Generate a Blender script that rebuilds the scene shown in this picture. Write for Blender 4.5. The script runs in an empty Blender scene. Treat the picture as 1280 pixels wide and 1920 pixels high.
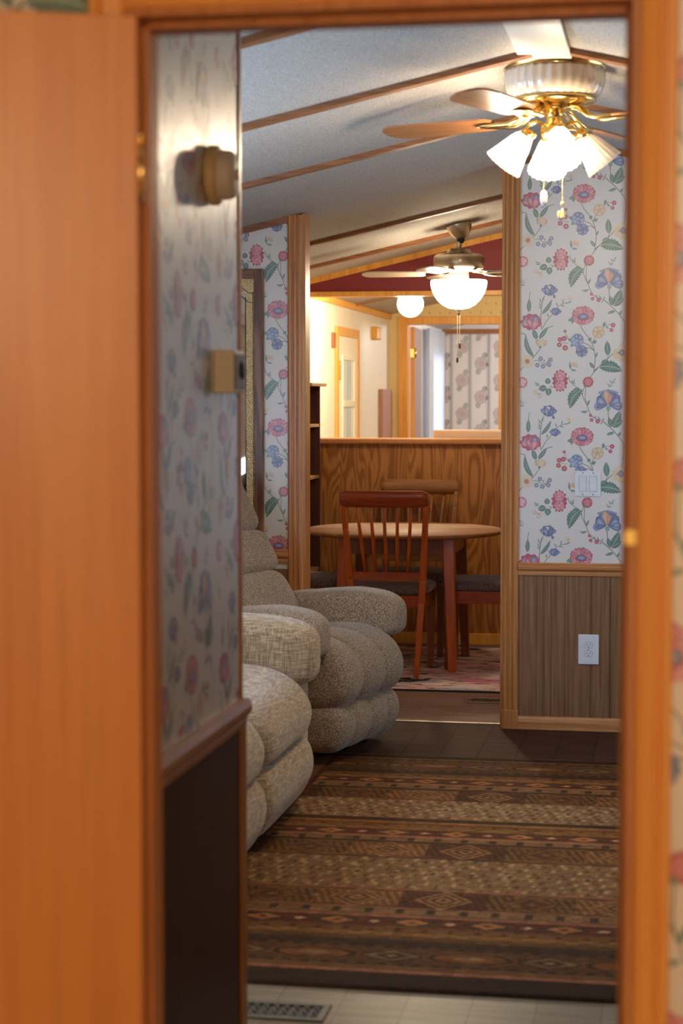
import bpy, math, random
import numpy as np
random.seed(7)
rng = np.random.RandomState(5)
C = bpy.context.scene.collection
PI = math.pi

# ------------------------------------------------------------------ helpers
def lin(c):
    c = c / 255.0
    return c / 12.92 if c <= 0.04045 else ((c + 0.055) / 1.055) ** 2.4

def S(r, g, b):
    return (lin(r), lin(g), lin(b), 1.0)

class MB:
    """collects shapes into ONE mesh"""
    def __init__(self):
        self.v = []; self.f = []; self.s = []; self.c = []
    def add(self, vs, fs, smooth=False, col=None):
        o = len(self.v)
        self.v.extend([tuple(p) for p in vs])
        self.f.extend([tuple(i + o for i in f) for f in fs])
        self.s.extend([smooth] * len(fs))
        return self
    def box(self, x0, x1, y0, y1, z0, z1):
        vs = [(x0, y0, z0), (x1, y0, z0), (x1, y1, z0), (x0, y1, z0), (x0, y0, z1), (x1, y0, z1), (x1, y1, z1), (x0, y1, z1)]
        return self.add(vs, [(0, 3, 2, 1), (4, 5, 6, 7), (0, 1, 5, 4), (1, 2, 6, 5), (2, 3, 7, 6), (3, 0, 4, 7)])
    def prism(self, poly, axis, a, b, smooth=False):
        n = len(poly)
        def P(p, t):
            if axis == 'x': return (t, p[0], p[1])
            if axis == 'y': return (p[0], t, p[1])
            return (p[0], p[1], t)
        vs = [P(p, a) for p in poly] + [P(p, b) for p in poly]
        fs = [(i, (i + 1) % n, n + (i + 1) % n, n + i) for i in range(n)]
        self.add(vs, fs, smooth)
        return self.add(vs, [tuple(range(n))[::-1], tuple(range(n, 2 * n))])
    def lathe(self, prof, c=(0, 0, 0), n=32, flute=0.0, nf=0, smooth=True, cap=True):
        """prof: list of (r,z); closed with caps where r>0"""
        vs = []; fs = []
        m = len(prof)
        for (r, z) in prof:
            for k in range(n):
                a = 2 * PI * k / n
                rr = r * (1 + flute * math.cos(nf * a)) if flute else r
                vs.append((c[0] + rr * math.cos(a), c[1] + rr * math.sin(a), c[2] + z))
        for i in range(m - 1):
            for k in range(n):
                k2 = (k + 1) % n
                fs.append((i * n + k, i * n + k2, (i + 1) * n + k2, (i + 1) * n + k))
        self.add(vs, fs, smooth)
        if cap:
            o = len(self.v) - len(vs)
            self.f.append(tuple(range(o, o + n))[::-1]); self.s.append(False)
            self.f.append(tuple(range(o + (m - 1) * n, o + m * n))); self.s.append(False)
        return self
    def tube(self, pts, r, n=8, smooth=True):
        """pts polyline, r scalar or list"""
        P = [np.array(p, float) for p in pts]
        m = len(P)
        R = r if isinstance(r, (list, tuple)) else [r] * m
        vs = []; fs = []
        up = np.array([0, 0, 1.0])
        t0 = P[1] - P[0]
        if abs(t0[2]) > 0.9 * np.linalg.norm(t0): up = np.array([1.0, 0, 0])
        for i in range(m):
            t = P[min(i + 1, m - 1)] - P[max(i - 1, 0)]
            t /= (np.linalg.norm(t) + 1e-9)
            a = np.cross(t, up); a /= (np.linalg.norm(a) + 1e-9)
            b = np.cross(t, a)
            for k in range(n):
                an = 2 * PI * k / n
                vs.append(tuple(P[i] + R[i] * (math.cos(an) * a + math.sin(an) * b)))
        for i in range(m - 1):
            for k in range(n):
                k2 = (k + 1) % n
                fs.append((i * n + k, i * n + k2, (i + 1) * n + k2, (i + 1) * n + k))
        fs.append(tuple(range(n))[::-1]); fs.append(tuple(range((m - 1) * n, m * n)))
        return self.add(vs, fs, smooth)
    def bar(self, p0, p1, w0, w1=None, d0=None, d1=None):
        """square bar from p0 to p1 (mostly vertical): x-width w, y-depth d"""
        w1 = w0 if w1 is None else w1
        d0 = w0 if d0 is None else d0
        d1 = d0 if d1 is None else d1
        vs = []
        for p, w, d in ((p0, w0, d0), (p1, w1, d1)):
            for sx, sy in ((-1, -1), (1, -1), (1, 1), (-1, 1)):
                vs.append((p[0] + sx * w / 2, p[1] + sy * d / 2, p[2]))
        return self.add(vs, [(0, 3, 2, 1), (4, 5, 6, 7), (0, 1, 5, 4), (1, 2, 6, 5), (2, 3, 7, 6), (3, 0, 4, 7)])
    def grid(self, fn, nu, nv, closed_u=False, smooth=True):
        vs = [fn(i / (nu if closed_u else nu - 1), j / (nv - 1)) for j in range(nv) for i in range(nu)]
        fs = []
        for j in range(nv - 1):
            for i in range(nu if closed_u else nu - 1):
                i2 = (i + 1) % nu
                fs.append((j * nu + i, j * nu + i2, (j + 1) * nu + i2, (j + 1) * nu + i))
        return self.add(vs, fs, smooth)

def setp(o, label=None, cat=None, group=None, kind=None):
    if label: o['label'] = label
    if cat: o['category'] = cat
    if group: o['group'] = group
    if kind: o['kind'] = kind
    return o

def obj(name, mb, mat, parent=None, bevel=0.0, seg=2, subsurf=0, label=None, cat=None, kind=None, group=None, rot=None, loc=None):
    me = bpy.data.meshes.new(name)
    me.from_pydata(mb.v, [], mb.f)
    me.polygons.foreach_set('use_smooth', mb.s)
    me.validate(); me.update()
    import bmesh
    bm = bmesh.new(); bm.from_mesh(me)
    bmesh.ops.recalc_face_normals(bm, faces=bm.faces)
    bm.to_mesh(me); bm.free()
    me.materials.append(mat)
    o = bpy.data.objects.new(name, me)
    C.objects.link(o)
    if parent: o.parent = parent
    if bevel:
        b = o.modifiers.new('bevel', 'BEVEL'); b.width = bevel; b.segments = seg; b.limit_method = 'ANGLE'; b.angle_limit = math.radians(40)
    if subsurf:
        b = o.modifiers.new('sub', 'SUBSURF'); b.levels = subsurf; b.render_levels = subsurf
    if rot: o.rotation_euler = rot
    if loc: o.location = loc
    return setp(o, label, cat, group, kind)

def thing(name, label, cat, loc=(0, 0, 0), rz=0.0, group=None):
    o = bpy.data.objects.new(name, None); C.objects.link(o)
    o.empty_display_size = 0.1
    o.location = loc; o.rotation_euler = (0, 0, rz)
    return setp(o, label, cat, group)

def struct(name, mb, mat, label, bevel=0.0, parent=None, cat=None):
    return obj(name, mb, mat, parent, bevel, label=label, kind='structure', cat=cat)

def dup(root, loc, rz, label, group=None):
    r = root.copy(); C.objects.link(r); r.location = loc; r.rotation_euler = (0, 0, rz); r['label'] = label
    for ch in list(root.children):
        c = ch.copy(); C.objects.link(c); c.parent = r
        for g in list(ch.children):
            d = g.copy(); C.objects.link(d); d.parent = c
    return r

def spline(pts, n, closed=True):
    """Catmull-Rom through 2-D/3-D points, n samples"""
    P = np.array(pts, float); m = len(P); out = []
    for k in range(n):
        t = k / n * m if closed else k / (n - 1) * (m - 1)
        i = int(t); f = t - i
        if not closed and i >= m - 1: i = m - 2; f = 1.0
        g = (lambda j: P[j % m]) if closed else (lambda j: P[min(max(j, 0), m - 1)])
        p0, p1, p2, p3 = g(i - 1), g(i), g(i + 1), g(i + 2)
        out.append(0.5 * ((2 * p1) + (-p0 + p2) * f + (2 * p0 - 5 * p1 + 4 * p2 - p3) * f * f + (-p0 + 3 * p1 - 3 * p2 + p3) * f ** 3))
    return out

def pillow(mb, c, s, e=(0.5, 0.5), nu=56, nv=30, fn=None):
    """superellipsoid cushion with centre c and half sizes s"""
    def sg(v, p): return math.copysign(abs(v) ** p, v)
    def f(u, v):
        a = 2 * PI * u; b = -PI / 2 + PI * v
        x = sg(math.cos(b), e[1]) * sg(math.cos(a), e[0])
        y = sg(math.cos(b), e[1]) * sg(math.sin(a), e[0])
        z = sg(math.sin(b), e[1])
        p = (x, y, z)
        if fn: p = fn(*p)
        return (c[0] + s[0] * p[0], c[1] + s[1] * p[1], c[2] + s[2] * p[2])
    mb.grid(f, nu, nv, closed_u=True)
    return mb

# ------------------------------------------------------------------ materials
def newmat(name):
    m = bpy.data.materials.new(name); m.use_nodes = True
    nt = m.node_tree
    for n in list(nt.nodes): nt.nodes.remove(n)
    out = nt.nodes.new('ShaderNodeOutputMaterial')
    b = nt.nodes.new('ShaderNodeBsdfPrincipled')
    nt.links.new(b.outputs[0], out.inputs[0])
    return m, nt, b, out

def N(nt, t, **kw):
    n = nt.nodes.new(t)
    for k, v in kw.items():
        if k in n.inputs.keys(): n.inputs[k].default_value = v
        else: setattr(n, k, v)
    return n

def coords(nt, scale, kind='Object', rot=(0, 0, 0)):
    tc = N(nt, 'ShaderNodeTexCoord'); mp = N(nt, 'ShaderNodeMapping')
    mp.inputs['Scale'].default_value = scale; mp.inputs['Rotation'].default_value = rot
    nt.links.new(tc.outputs[kind], mp.inputs['Vector'])
    return mp.outputs[0]

def ramp(nt, fac, stops):
    r = N(nt, 'ShaderNodeValToRGB')
    el = r.color_ramp.elements
    while len(el) < len(stops): el.new(0.5)
    for e, (p, c) in zip(el, stops):
        e.position = p; e.color = c
    nt.links.new(fac, r.inputs[0])
    return r.outputs[0]

def mixc(nt, fac, a, b, mode='MIX'):
    m = N(nt, 'ShaderNodeMix', data_type='RGBA', blend_type=mode)
    for s, v in ((0, fac), (6, a), (7, b)):
        if hasattr(v, 'links'): nt.links.new(v, m.inputs[s])
        elif s == 0: m.inputs[0].default_value = v
        else: m.inputs[s].default_value = v
    return m.outputs[2]

def bump(nt, b, h, strength=0.3, dist=0.002):
    bp = N(nt, 'ShaderNodeBump'); bp.inputs['Strength'].default_value = strength; bp.inputs['Distance'].default_value = dist
    nt.links.new(h, bp.inputs['Height']); nt.links.new(bp.outputs[0], b.inputs['Normal'])

def plain(name, col, rough=0.5, metal=0.0, noise=0.06, nscale=40, spec=0.5):
    m, nt, b, out = newmat(name)
    n = N(nt, 'ShaderNodeTexNoise'); n.inputs['Scale'].default_value = nscale; n.inputs['Detail'].default_value = 3
    nt.links.new(coords(nt, (1, 1, 1)), n.inputs['Vector'])
    lo = tuple(c * (1 - noise) for c in col[:3]) + (1,); hi = tuple(min(1, c * (1 + noise)) for c in col[:3]) + (1,)
    nt.links.new(ramp(nt, n.outputs[0], [(0.3, lo), (0.7, hi)]), b.inputs['Base Color'])
    b.inputs['Roughness'].default_value = rough; b.inputs['Metallic'].default_value = metal
    b.inputs['Specular IOR Level'].default_value = spec
    return m

def wood(name, dark, light, axis='z', rough=0.4, freq=60.0, along=3.0, rings=0.0, pores=0.35, cath=0.0, spec=0.5):
    """straight oak grain: noise stretched along the grain axis, fine pores, optional cathedral figure"""
    m, nt, b, out = newmat(name)
    i = 'xyz'.index(axis)
    sc = [freq] * 3; sc[i] = along
    n = N(nt, 'ShaderNodeTexNoise'); n.inputs['Scale'].default_value = 1.0; n.inputs['Detail'].default_value = 5; n.inputs['Distortion'].default_value = 0.6
    nt.links.new(coords(nt, sc), n.inputs['Vector'])
    fac = n.outputs[0]
    if cath:
        sc2 = [cath] * 3; sc2[i] = cath * 0.14
        n2 = N(nt, 'ShaderNodeTexNoise'); n2.inputs['Scale'].default_value = 1.0; n2.inputs['Detail'].default_value = 1.5; n2.inputs['Distortion'].default_value = 0.5
        nt.links.new(coords(nt, sc2), n2.inputs['Vector'])
        mu = N(nt, 'ShaderNodeMath', operation='MULTIPLY'); mu.inputs[1].default_value = rings or 40.0
        nt.links.new(n2.outputs[0], mu.inputs[0])
        sn = N(nt, 'ShaderNodeMath', operation='SINE'); nt.links.new(mu.outputs[0], sn.inputs[0])
        ma = N(nt, 'ShaderNodeMath', operation='MULTIPLY_ADD'); ma.inputs[1].default_value = 0.28; ma.inputs[2].default_value = 0.26
        nt.links.new(sn.outputs[0], ma.inputs[0])
        av = N(nt, 'ShaderNodeMath', operation='MULTIPLY_ADD'); av.inputs[1].default_value = 0.5
        nt.links.new(fac, av.inputs[0]); nt.links.new(ma.outputs[0], av.inputs[2])
        fac = av.outputs[0]
    mid = tuple(0.45 * d + 0.55 * l for d, l in zip(dark, light))
    col = ramp(nt, fac, [(0.28, dark), (0.5, mid), (0.72, light)])
    sc3 = [freq * 6] * 3; sc3[i] = along * 4
    n3 = N(nt, 'ShaderNodeTexNoise'); n3.inputs['Scale'].default_value = 1.0; n3.inputs['Detail'].default_value = 2
    nt.links.new(coords(nt, sc3), n3.inputs['Vector'])
    pf = ramp(nt, n3.outputs[0], [(0.3, (pores, pores, pores, 1)), (0.5, (0, 0, 0, 1))])
    col = mixc(nt, pf, col, tuple(c * 0.45 for c in dark[:3]) + (1,))
    nt.links.new(col, b.inputs['Base Color'])
    b.inputs['Roughness'].default_value = rough; b.inputs['Specular IOR Level'].default_value = spec
    bump(nt, b, n3.outputs[0], 0.12, 0.0006)
    return m

def metal(name, col, rough=0.25):
    return plain(name, col, rough, 1.0, 0.04, 60)

def emit(name, col, strength):
    m, nt, b, out = newmat(name)
    b.inputs['Base Color'].default_value = (0.9, 0.88, 0.84, 1)
    n = N(nt, 'ShaderNodeTexNoise'); n.inputs['Scale'].default_value = 6
    nt.links.new(coords(nt, (1, 1, 1)), n.inputs['Vector'])
    lo = tuple(c * 0.94 for c in col[:3]) + (1,)
    nt.links.new(ramp(nt, n.outputs[0], [(0.3, lo), (0.7, col)]), b.inputs['Emission Color'])
    b.inputs['Emission Strength'].default_value = strength
    b.inputs['Roughness'].default_value = 0.25
    return m

def painted(name, rough=0.4, spec=0.5, paperbump=0.1):
    """wallpaper: printed colours come from the mesh, fine embossed paper grain"""
    m, nt, b, out = newmat(name)
    a = N(nt, 'ShaderNodeVertexColor', layer_name='print')
    n = N(nt, 'ShaderNodeTexNoise'); n.inputs['Scale'].default_value = 420; n.inputs['Detail'].default_value = 2
    nt.links.new(coords(nt, (1, 1, 1)), n.inputs['Vector'])
    col = mixc(nt, 0.10, a.outputs[0], ramp(nt, n.outputs[0], [(0.3, (0.35, 0.35, 0.35, 1)), (0.7, (1, 1, 1, 1))]), 'MULTIPLY')
    nt.links.new(col, b.inputs['Base Color'])
    b.inputs['Roughness'].default_value = rough; b.inputs['Specular IOR Level'].default_value = spec
    if paperbump: bump(nt, b, n.outputs[0], paperbump, 0.0005)
    return m

M = {}
M['oak_v'] = wood('oak_trim_vertical', S(168, 103, 48), S(210, 146, 82), 'z', 0.35, 90, 3)
M['oak_x'] = wood('oak_trim_crosswise', S(174, 110, 60), S(216, 154, 98), 'x', 0.38, 90, 3)
M['oak_y'] = wood('oak_trim_lengthwise', S(158, 102, 60), S(200, 142, 94), 'y', 0.38, 90, 3)
M['batten'] = wood('ceiling_batten_wood', S(118, 72, 40), S(172, 112, 66), 'x', 0.45, 90, 3)
M['orange_v'] = wood('orange_oak_vertical', S(222, 146, 66), S(238, 168, 88), 'z', 0.33, 60, 1.6, pores=0.12)
M['orange_x'] = wood('orange_oak_crosswise', S(222, 146, 66), S(238, 168, 88), 'x', 0.33, 60, 1.6, pores=0.12)
M['door'] = wood('oak_veneer_door', S(202, 124, 56), S(216, 142, 74), 'z', 0.36, 22, 0.9, pores=0.16)
M['jamb'] = wood('jamb_wood', S(178, 112, 62), S(206, 140, 84), 'z', 0.45, 60, 2)
M['corner'] = wood('corner_trim_wood', S(158, 92, 38), S(190, 116, 52), 'z', 0.4, 60, 2)
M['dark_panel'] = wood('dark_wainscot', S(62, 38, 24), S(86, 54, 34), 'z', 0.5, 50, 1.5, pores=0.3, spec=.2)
M['ply'] = wood('rotary_cut_plywood', S(146, 90, 36), S(186, 126, 64), 'z', 0.4, 60, 2, rings=64, cath=9.0, pores=0.25)
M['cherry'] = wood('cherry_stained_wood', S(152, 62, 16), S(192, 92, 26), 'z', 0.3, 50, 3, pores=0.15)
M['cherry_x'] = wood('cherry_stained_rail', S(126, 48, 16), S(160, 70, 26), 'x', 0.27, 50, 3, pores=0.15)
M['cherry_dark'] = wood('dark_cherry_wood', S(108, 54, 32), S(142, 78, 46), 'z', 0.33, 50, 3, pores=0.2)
M['table'] = wood('table_top_wood', S(120, 74, 36), S(152, 100, 52), 'x', 0.6, 40, 2, pores=0.2)
M['mahogany'] = wood('dark_mahogany', S(58, 26, 24), S(88, 44, 40), 'z', 0.4, 50, 3, pores=0.2)
M['shelfwood'] = wood('shelf_edge_wood', S(140, 100, 66), S(176, 134, 92), 'y', 0.45, 50, 3)
M['mirror_frame'] = wood('mirror_frame_oak', S(104, 66, 46), S(150, 104, 76), 'z', 0.35, 80, 4, rings=30, cath=9, pores=0.3)
M['honey'] = wood('honey_oak', S(218, 148, 48), S(242, 180, 86), 'z', 0.4, 50, 2, pores=0.15)
M['brass'] = metal('polished_brass', S(246, 208, 126), 0.2)
M['nickel'] = metal('brushed_nickel', S(196, 182, 160), 0.3)
M['pewter'] = metal('pewter_metal', S(120, 108, 92), 0.4)
M['lead'] = metal('lead_came', S(110, 112, 120), 0.3)
M['black'] = plain('black_iron', S(28, 26, 26), 0.5)
M['white_plastic'] = plain('white_plastic', S(226, 228, 232), 0.35, noise=0.02)
M['slot'] = plain('dark_slot', S(40, 40, 44), 0.6)
M['beige_plastic'] = plain('aged_beige_plastic', S(240, 220, 192), 0.5, noise=0.04)
M['grey_face'] = plain('grey_dial_face', S(132, 122, 108), 0.5, noise=0.1, nscale=90)
M['tan_plastic'] = plain('yellowed_plastic', S(232, 196, 138), 0.4, noise=0.04)
M['cream_paint'] = plain('cream_paint', S(240, 232, 214), 0.5, noise=0.02)
M['maroon'] = plain('maroon_wall_paint', S(132, 44, 48), 0.6, noise=0.05, nscale=8)
M['paper'] = painted('floral_wallpaper', 0.36, 0.55)
pb = [n for n in M['paper'].node_tree.nodes if n.type == 'BSDF_PRINCIPLED'][0]; pb.inputs['Coat Weight'].default_value = 1.0; pb.inputs['Coat Roughness'].default_value = 0.41; pb.inputs['Coat IOR'].default_value = 1.6
M['paper_matte'] = painted('printed_paper', 0.6, 0.3)
M['switch'] = M['white_plastic']

def ceiling_mat():
    m, nt, b, out = newmat('stippled_ceiling_board')
    v = coords(nt, (1, 1, 1))
    n = N(nt, 'ShaderNodeTexNoise'); n.inputs['Scale'].default_value = 210; n.inputs['Detail'].default_value = 4; n.inputs['Roughness'].default_value = 0.75
    nt.links.new(v, n.inputs['Vector'])
    nt.links.new(ramp(nt, n.outputs[0], [(0.34, S(104, 98, 90)), (0.5, S(196, 190, 180)), (0.68, S(222, 218, 210))]), b.inputs['Base Color'])
    b.inputs['Roughness'].default_value = 0.8
    bump(nt, b, n.outputs[0], 0.5, 0.003)
    return m
M['ceiling'] = ceiling_mat()

def floor_mat(name, c0, c1, c2, plank=(0.15, 1.2), rough=0.35, rot=0.0, mortar=0.25, spec=.2):
    m, nt, b, out = newmat(name)
    v = coords(nt, (1, 1, 1), rot=(0, 0, rot))
    br = N(nt, 'ShaderNodeTexBrick'); br.offset = 0.37
    br.inputs['Scale'].default_value = 1.0; br.inputs['Brick Width'].default_value = plank[1]; br.inputs['Row Height'].default_value = plank[0]
    br.inputs['Mortar Size'].default_value = 0.0022; br.inputs['Color1'].default_value = (0.2, 0.2, 0.2, 1); br.inputs['Color2'].default_value = (0.8, 0.8, 0.8, 1)
    br.inputs['Mortar'].default_value = (0, 0, 0, 1)
    nt.links.new(v, br.inputs['Vector'])
    n = N(nt, 'ShaderNodeTexNoise'); n.inputs['Scale'].default_value = 1; n.inputs['Detail'].default_value = 5; n.inputs['Distortion'].default_value = 1.0
    nt.links.new(coords(nt, (3.5, 45, 10), rot=(0, 0, rot)), n.inputs['Vector'])
    col = ramp(nt, n.outputs[0], [(0.3, c0), (0.52, c1), (0.72, c2)])
    col = mixc(nt, 0.35, col, mixc(nt, br.outputs[0], c0, c2), 'MIX')
    col = mixc(nt, br.outputs[1], col, tuple(c * mortar for c in c0[:3]) + (1,))
    nt.links.new(col, b.inputs['Base Color'])
    b.inputs['Roughness'].default_value = rough; b.inputs['Specular IOR Level'].default_value = spec
    bump(nt, b, n.outputs[0], 0.1, 0.001)
    return m
M['floor'] = floor_mat('wood_look_vinyl', S(56, 34, 24), S(72, 46, 34), S(90, 60, 44), (0.16, 1.2), 0.75, PI / 2, .7, .1)
M['floor_near'] = floor_mat('sheen_tinted_vinyl', S(98, 80, 60), S(126, 106, 82), S(150, 130, 102), (0.16, 1.2), 0.4, PI / 2, 1.12)  # same vinyl as the living room, reflected light put in as tan
M['floor_dining'] = floor_mat('tile_look_vinyl', S(96, 68, 58), S(122, 92, 80), S(146, 116, 102), (0.19, 0.3), 0.65, 0.0, 1.25)

def fabric(name, dark, mid, light, scale, rough=0.9, weave=False, big=0.0):
    m, nt, b, out = newmat(name)
    v = coords(nt, (1, 1, 1))
    n = N(nt, 'ShaderNodeTexNoise'); n.inputs['Scale'].default_value = scale; n.inputs['Detail'].default_value = 2; n.inputs['Roughness'].default_value = 0.7
    nt.links.new(v, n.inputs['Vector'])
    fac = n.outputs[0]
    if weave:
        w1 = N(nt, 'ShaderNodeTexNoise'); w1.inputs['Scale'].default_value = 1; w1.inputs['Detail'].default_value = 2
        nt.links.new(coords(nt, (210, 210, 18)), w1.inputs['Vector'])
        w2 = N(nt, 'ShaderNodeTexNoise'); w2.inputs['Scale'].default_value = 1; w2.inputs['Detail'].default_value = 2
        nt.links.new(coords(nt, (20, 20, 230)), w2.inputs['Vector'])
        ad = N(nt, 'ShaderNodeMath', operation='ADD'); nt.links.new(w1.outputs[0], ad.inputs[0]); nt.links.new(w2.outputs[0], ad.inputs[1])
        ml = N(nt, 'ShaderNodeMath', operation='MULTIPLY'); ml.inputs[1].default_value = 0.5; nt.links.new(ad.outputs[0], ml.inputs[0])
        fac = ml.outputs[0]
    col = ramp(nt, fac, [(0.36, dark), (0.5, mid), (0.64, light)])
    nt.links.new(col, b.inputs['Base Color'])
    b.inputs['Roughness'].default_value = rough; b.inputs['Specular IOR Level'].default_value = 0.2
    b.inputs['Sheen Weight'].default_value = 0.25; b.inputs['Sheen Roughness'].default_value = 0.5
    # soft puckers plus thread relief
    nb = N(nt, 'ShaderNodeTexNoise'); nb.inputs['Scale'].default_value = 9; nb.inputs['Detail'].default_value = 2; nb.inputs['Distortion'].default_value = 0.8
    nt.links.new(v, nb.inputs['Vector'])
    bp = N(nt, 'ShaderNodeBump'); bp.inputs['Strength'].default_value = 0.35; bp.inputs['Distance'].default_value = big or 0.02
    nt.links.new(nb.outputs[0], bp.inputs['Height'])
    bp2 = N(nt, 'ShaderNodeBump'); bp2.inputs['Strength'].default_value = 0.4; bp2.inputs['Distance'].default_value = 0.002
    nt.links.new(fac, bp2.inputs['Height']); nt.links.new(bp.outputs[0], bp2.inputs['Normal']); nt.links.new(bp2.outputs[0], b.inputs['Normal'])
    return m
M['heather'] = fabric('heathered_grey_brown_fabric', S(88, 70, 54), S(142, 119, 96), S(198, 176, 148), 230)
M['tweed'] = fabric('beige_tweed_fabric', S(120, 96, 70), S(162, 136, 104), S(198, 174, 140), 200, weave=True, big=0.012)
M['seat_fabric'] = fabric('mauve_grey_seat_fabric', S(70, 54, 56), S(96, 78, 78), S(116, 98, 98), 120)
M['curtain'] = plain('sheer_curtain', S(224, 222, 224), 0.8, noise=0.05)

# ------------------------------------------------------------------ the floral print
TW, TH = 215.0, 225.0      # repeat of the print, in print units
K = 0.002396               # metres per print unit
PG = []
PV = []; PF = []; PC = []  # vertices (u, v, layer), faces, colours of one repeat
pk_d, pk_m, pk_l = S(182, 72, 98), S(212, 124, 140), S(234, 186, 188)
rd_d, rd_m, rd_l = S(178, 62, 84), S(204, 100, 114), S(228, 166, 168)
bl_d, bl_m, bl_l = S(92, 104, 150), S(136, 152, 190), S(182, 194, 216)
gr_d, gr_m, gr_l = S(88, 122, 110), S(126, 156, 140), S(170, 190, 174)
cr_d, cr_m, cr_l = S(208, 172, 134), S(226, 204, 166), S(234, 220, 194)
stemc = S(104, 118, 98)

def poly(pts, cc, ce, layer, center=None):
    o = len(PV); PG.append((o, len(pts) + 1, layer))
    cx = sum(p[0] for p in pts) / len(pts) if center is None else center[0]
    cy = sum(p[1] for p in pts) / len(pts) if center is None else center[1]
    PV.append((cx, cy, layer)); PC.append(cc)
    for p in pts: PV.append((p[0], p[1], layer)); PC.append(ce)
    n = len(pts)
    for i in range(n): PF.append((o, o + 1 + i, o + 1 + (i + 1) % n))

def ruffle(cx, cy, rx, ry, n, cc, ce, layer, amp=0.12, ph=0.0):
    pts = []
    for i in range(n * 4):
        a = 2 * PI * i / (n * 4) + ph
        k = 1 - amp * (1 - abs(math.sin(n * a / 2 + ph))) * 1.6 + 0.03 * math.sin(5.3 * i)
        pts.append((cx + rx * k * math.cos(a), cy + ry * k * math.sin(a)))
    poly(pts, cc, ce, layer)

def petal(cx, cy, ang, ln, wd, cc, ce, layer, tip=0.75):
    """teardrop petal from (cx,cy) towards ang (degrees, y down)"""
    a = math.radians(ang); ca, sa = math.cos(a), math.sin(a)
    prof = [(0, 0.12), (0.2, 0.5), (0.45, 0.85), (0.7, 1.0), (0.88, tip), (0.97, 0.35)]
    pts = [(t * ln, w * wd / 2) for t, w in prof] + [(ln * 1.0, 0)] + [(t * ln, -w * wd / 2) for t, w in reversed(prof)]
    pts = [(cx + x * ca - y * sa, cy + x * sa + y * ca) for x, y in pts]
    poly(pts, cc, ce, layer, (cx + 0.62 * ln * ca, cy + 0.62 * ln * sa))

def flower(cx, cy, r, n, cc, ce, layer, ph=0.0, wd=1.0, sq=1.0, core=None, rc=0.25):
    for k in range(n):
        a = ph + 360.0 * k / n
        l = r * math.hypot(math.cos(math.radians(a)), sq * math.sin(math.radians(a)))
        petal(cx, cy, math.degrees(math.atan2(sq * math.sin(math.radians(a)), math.cos(math.radians(a)))), l, wd * 2 * PI * r / n * 0.8, cc, ce, layer)
    if core: ruffle(cx, cy, r * rc, r * rc * sq, 6, core, core, layer + 1.2, 0.1)

def leaf(x0, y0, x1, y1, w, layer=1, bend=0.0, cc=None, ce=None, teeth=0):
    cc = cc or gr_l; ce = ce or gr_d
    dx, dy = x1 - x0, y1 - y0; L = math.hypot(dx, dy); ux, uy = dx / L, dy / L; nx, ny = -uy, ux
    m = 8 if not teeth else teeth * 2
    def side(sg):
        out = []
        for i in range(1, m):
            t = i / m
            h = w / 2 * math.sin(PI * t ** 0.85) ** 0.8
            if teeth: h *= (1.0 if i % 2 else 0.72)
            tt = t - (0.03 if teeth and i % 2 else 0)
            b = bend * math.sin(PI * t)
            out.append((x0 + dx * tt + nx * (sg * h + b), y0 + dy * tt + ny * (sg * h + b)))
        return out
    pts = [(x0, y0)] + side(1) + [(x1, y1)] + side(-1)[::-1]
    poly(pts, gr_m if not teeth else cc, ce, layer)
    # pale midrib
    mr = [(x0 + dx * t + nx * bend * math.sin(PI * t), y0 + dy * t + ny * bend * math.sin(PI * t)) for t in (0, 0.25, 0.5, 0.75, 0.92)]
    stem(mr, max(0.5, w * 0.07), layer + 0.6, gr_l)
    if teeth:
        for t in (0.2, 0.4, 0.6, 0.78):
            for sg in (1, -1):
                h = w / 2 * 0.75 * math.sin(PI * t)
                b = bend * math.sin(PI * t)
                p0 = (x0 + dx * t + nx * b, y0 + dy * t + ny * b)
                stem([p0, (p0[0] + ux * L * 0.13 + nx * sg * h, p0[1] + uy * L * 0.13 + ny * sg * h)], 0.6, layer + 0.5, gr_d)

def stem(pts, w=1.2, layer=0, col=None):
    col = col or stemc
    P = spline(pts, max(8, 5 * len(pts)), False) if len(pts) > 2 else [np.array(p, float) for p in pts]
    o = len(PV); m = len(P); PG.append((o, 2 * m, layer))
    for i in range(m):
        t = P[min(i + 1, m - 1)] - P[max(i - 1, 0)]; t = t / (np.hypot(*t) + 1e-9)
        for sg in (1, -1):
            PV.append((P[i][0] - t[1] * sg * w / 2, P[i][1] + t[0] * sg * w / 2, layer)); PC.append(col)
    for i in range(m - 1): PF.append((o + 2 * i, o + 2 * i + 1, o + 2 * i + 3, o + 2 * i + 2))

def peony(cx, cy):
    ruffle(cx, cy, 21.5, 17.5, 16, pk_m, pk_d, 3, 0.10)
    for r, n, ph, l in ((20, 13, 5, 4), (15.5, 11, 20, 5), (11.5, 9, 0, 6)):
        for k in range(n):
            a = math.radians(ph + 360 * k / n)
            px, py = cx + r * 0.78 * math.cos(a), cy + 1 + r * 0.64 * math.sin(a)
            ruffle(px, py, r * 0.30, r * 0.25, 5, pk_l, pk_d if (k + l) % 3 else pk_m, l + (k % 3) * 0.3, 0.14, k)
    ruffle(cx, cy + 3.5, 11.5, 6.8, 10, bl_d, pk_d, 7.2, 0.08)
    ruffle(cx + 0.5, cy + 2.6, 10, 4.9, 9, bl_l, bl_d, 7.6, 0.1)

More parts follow.
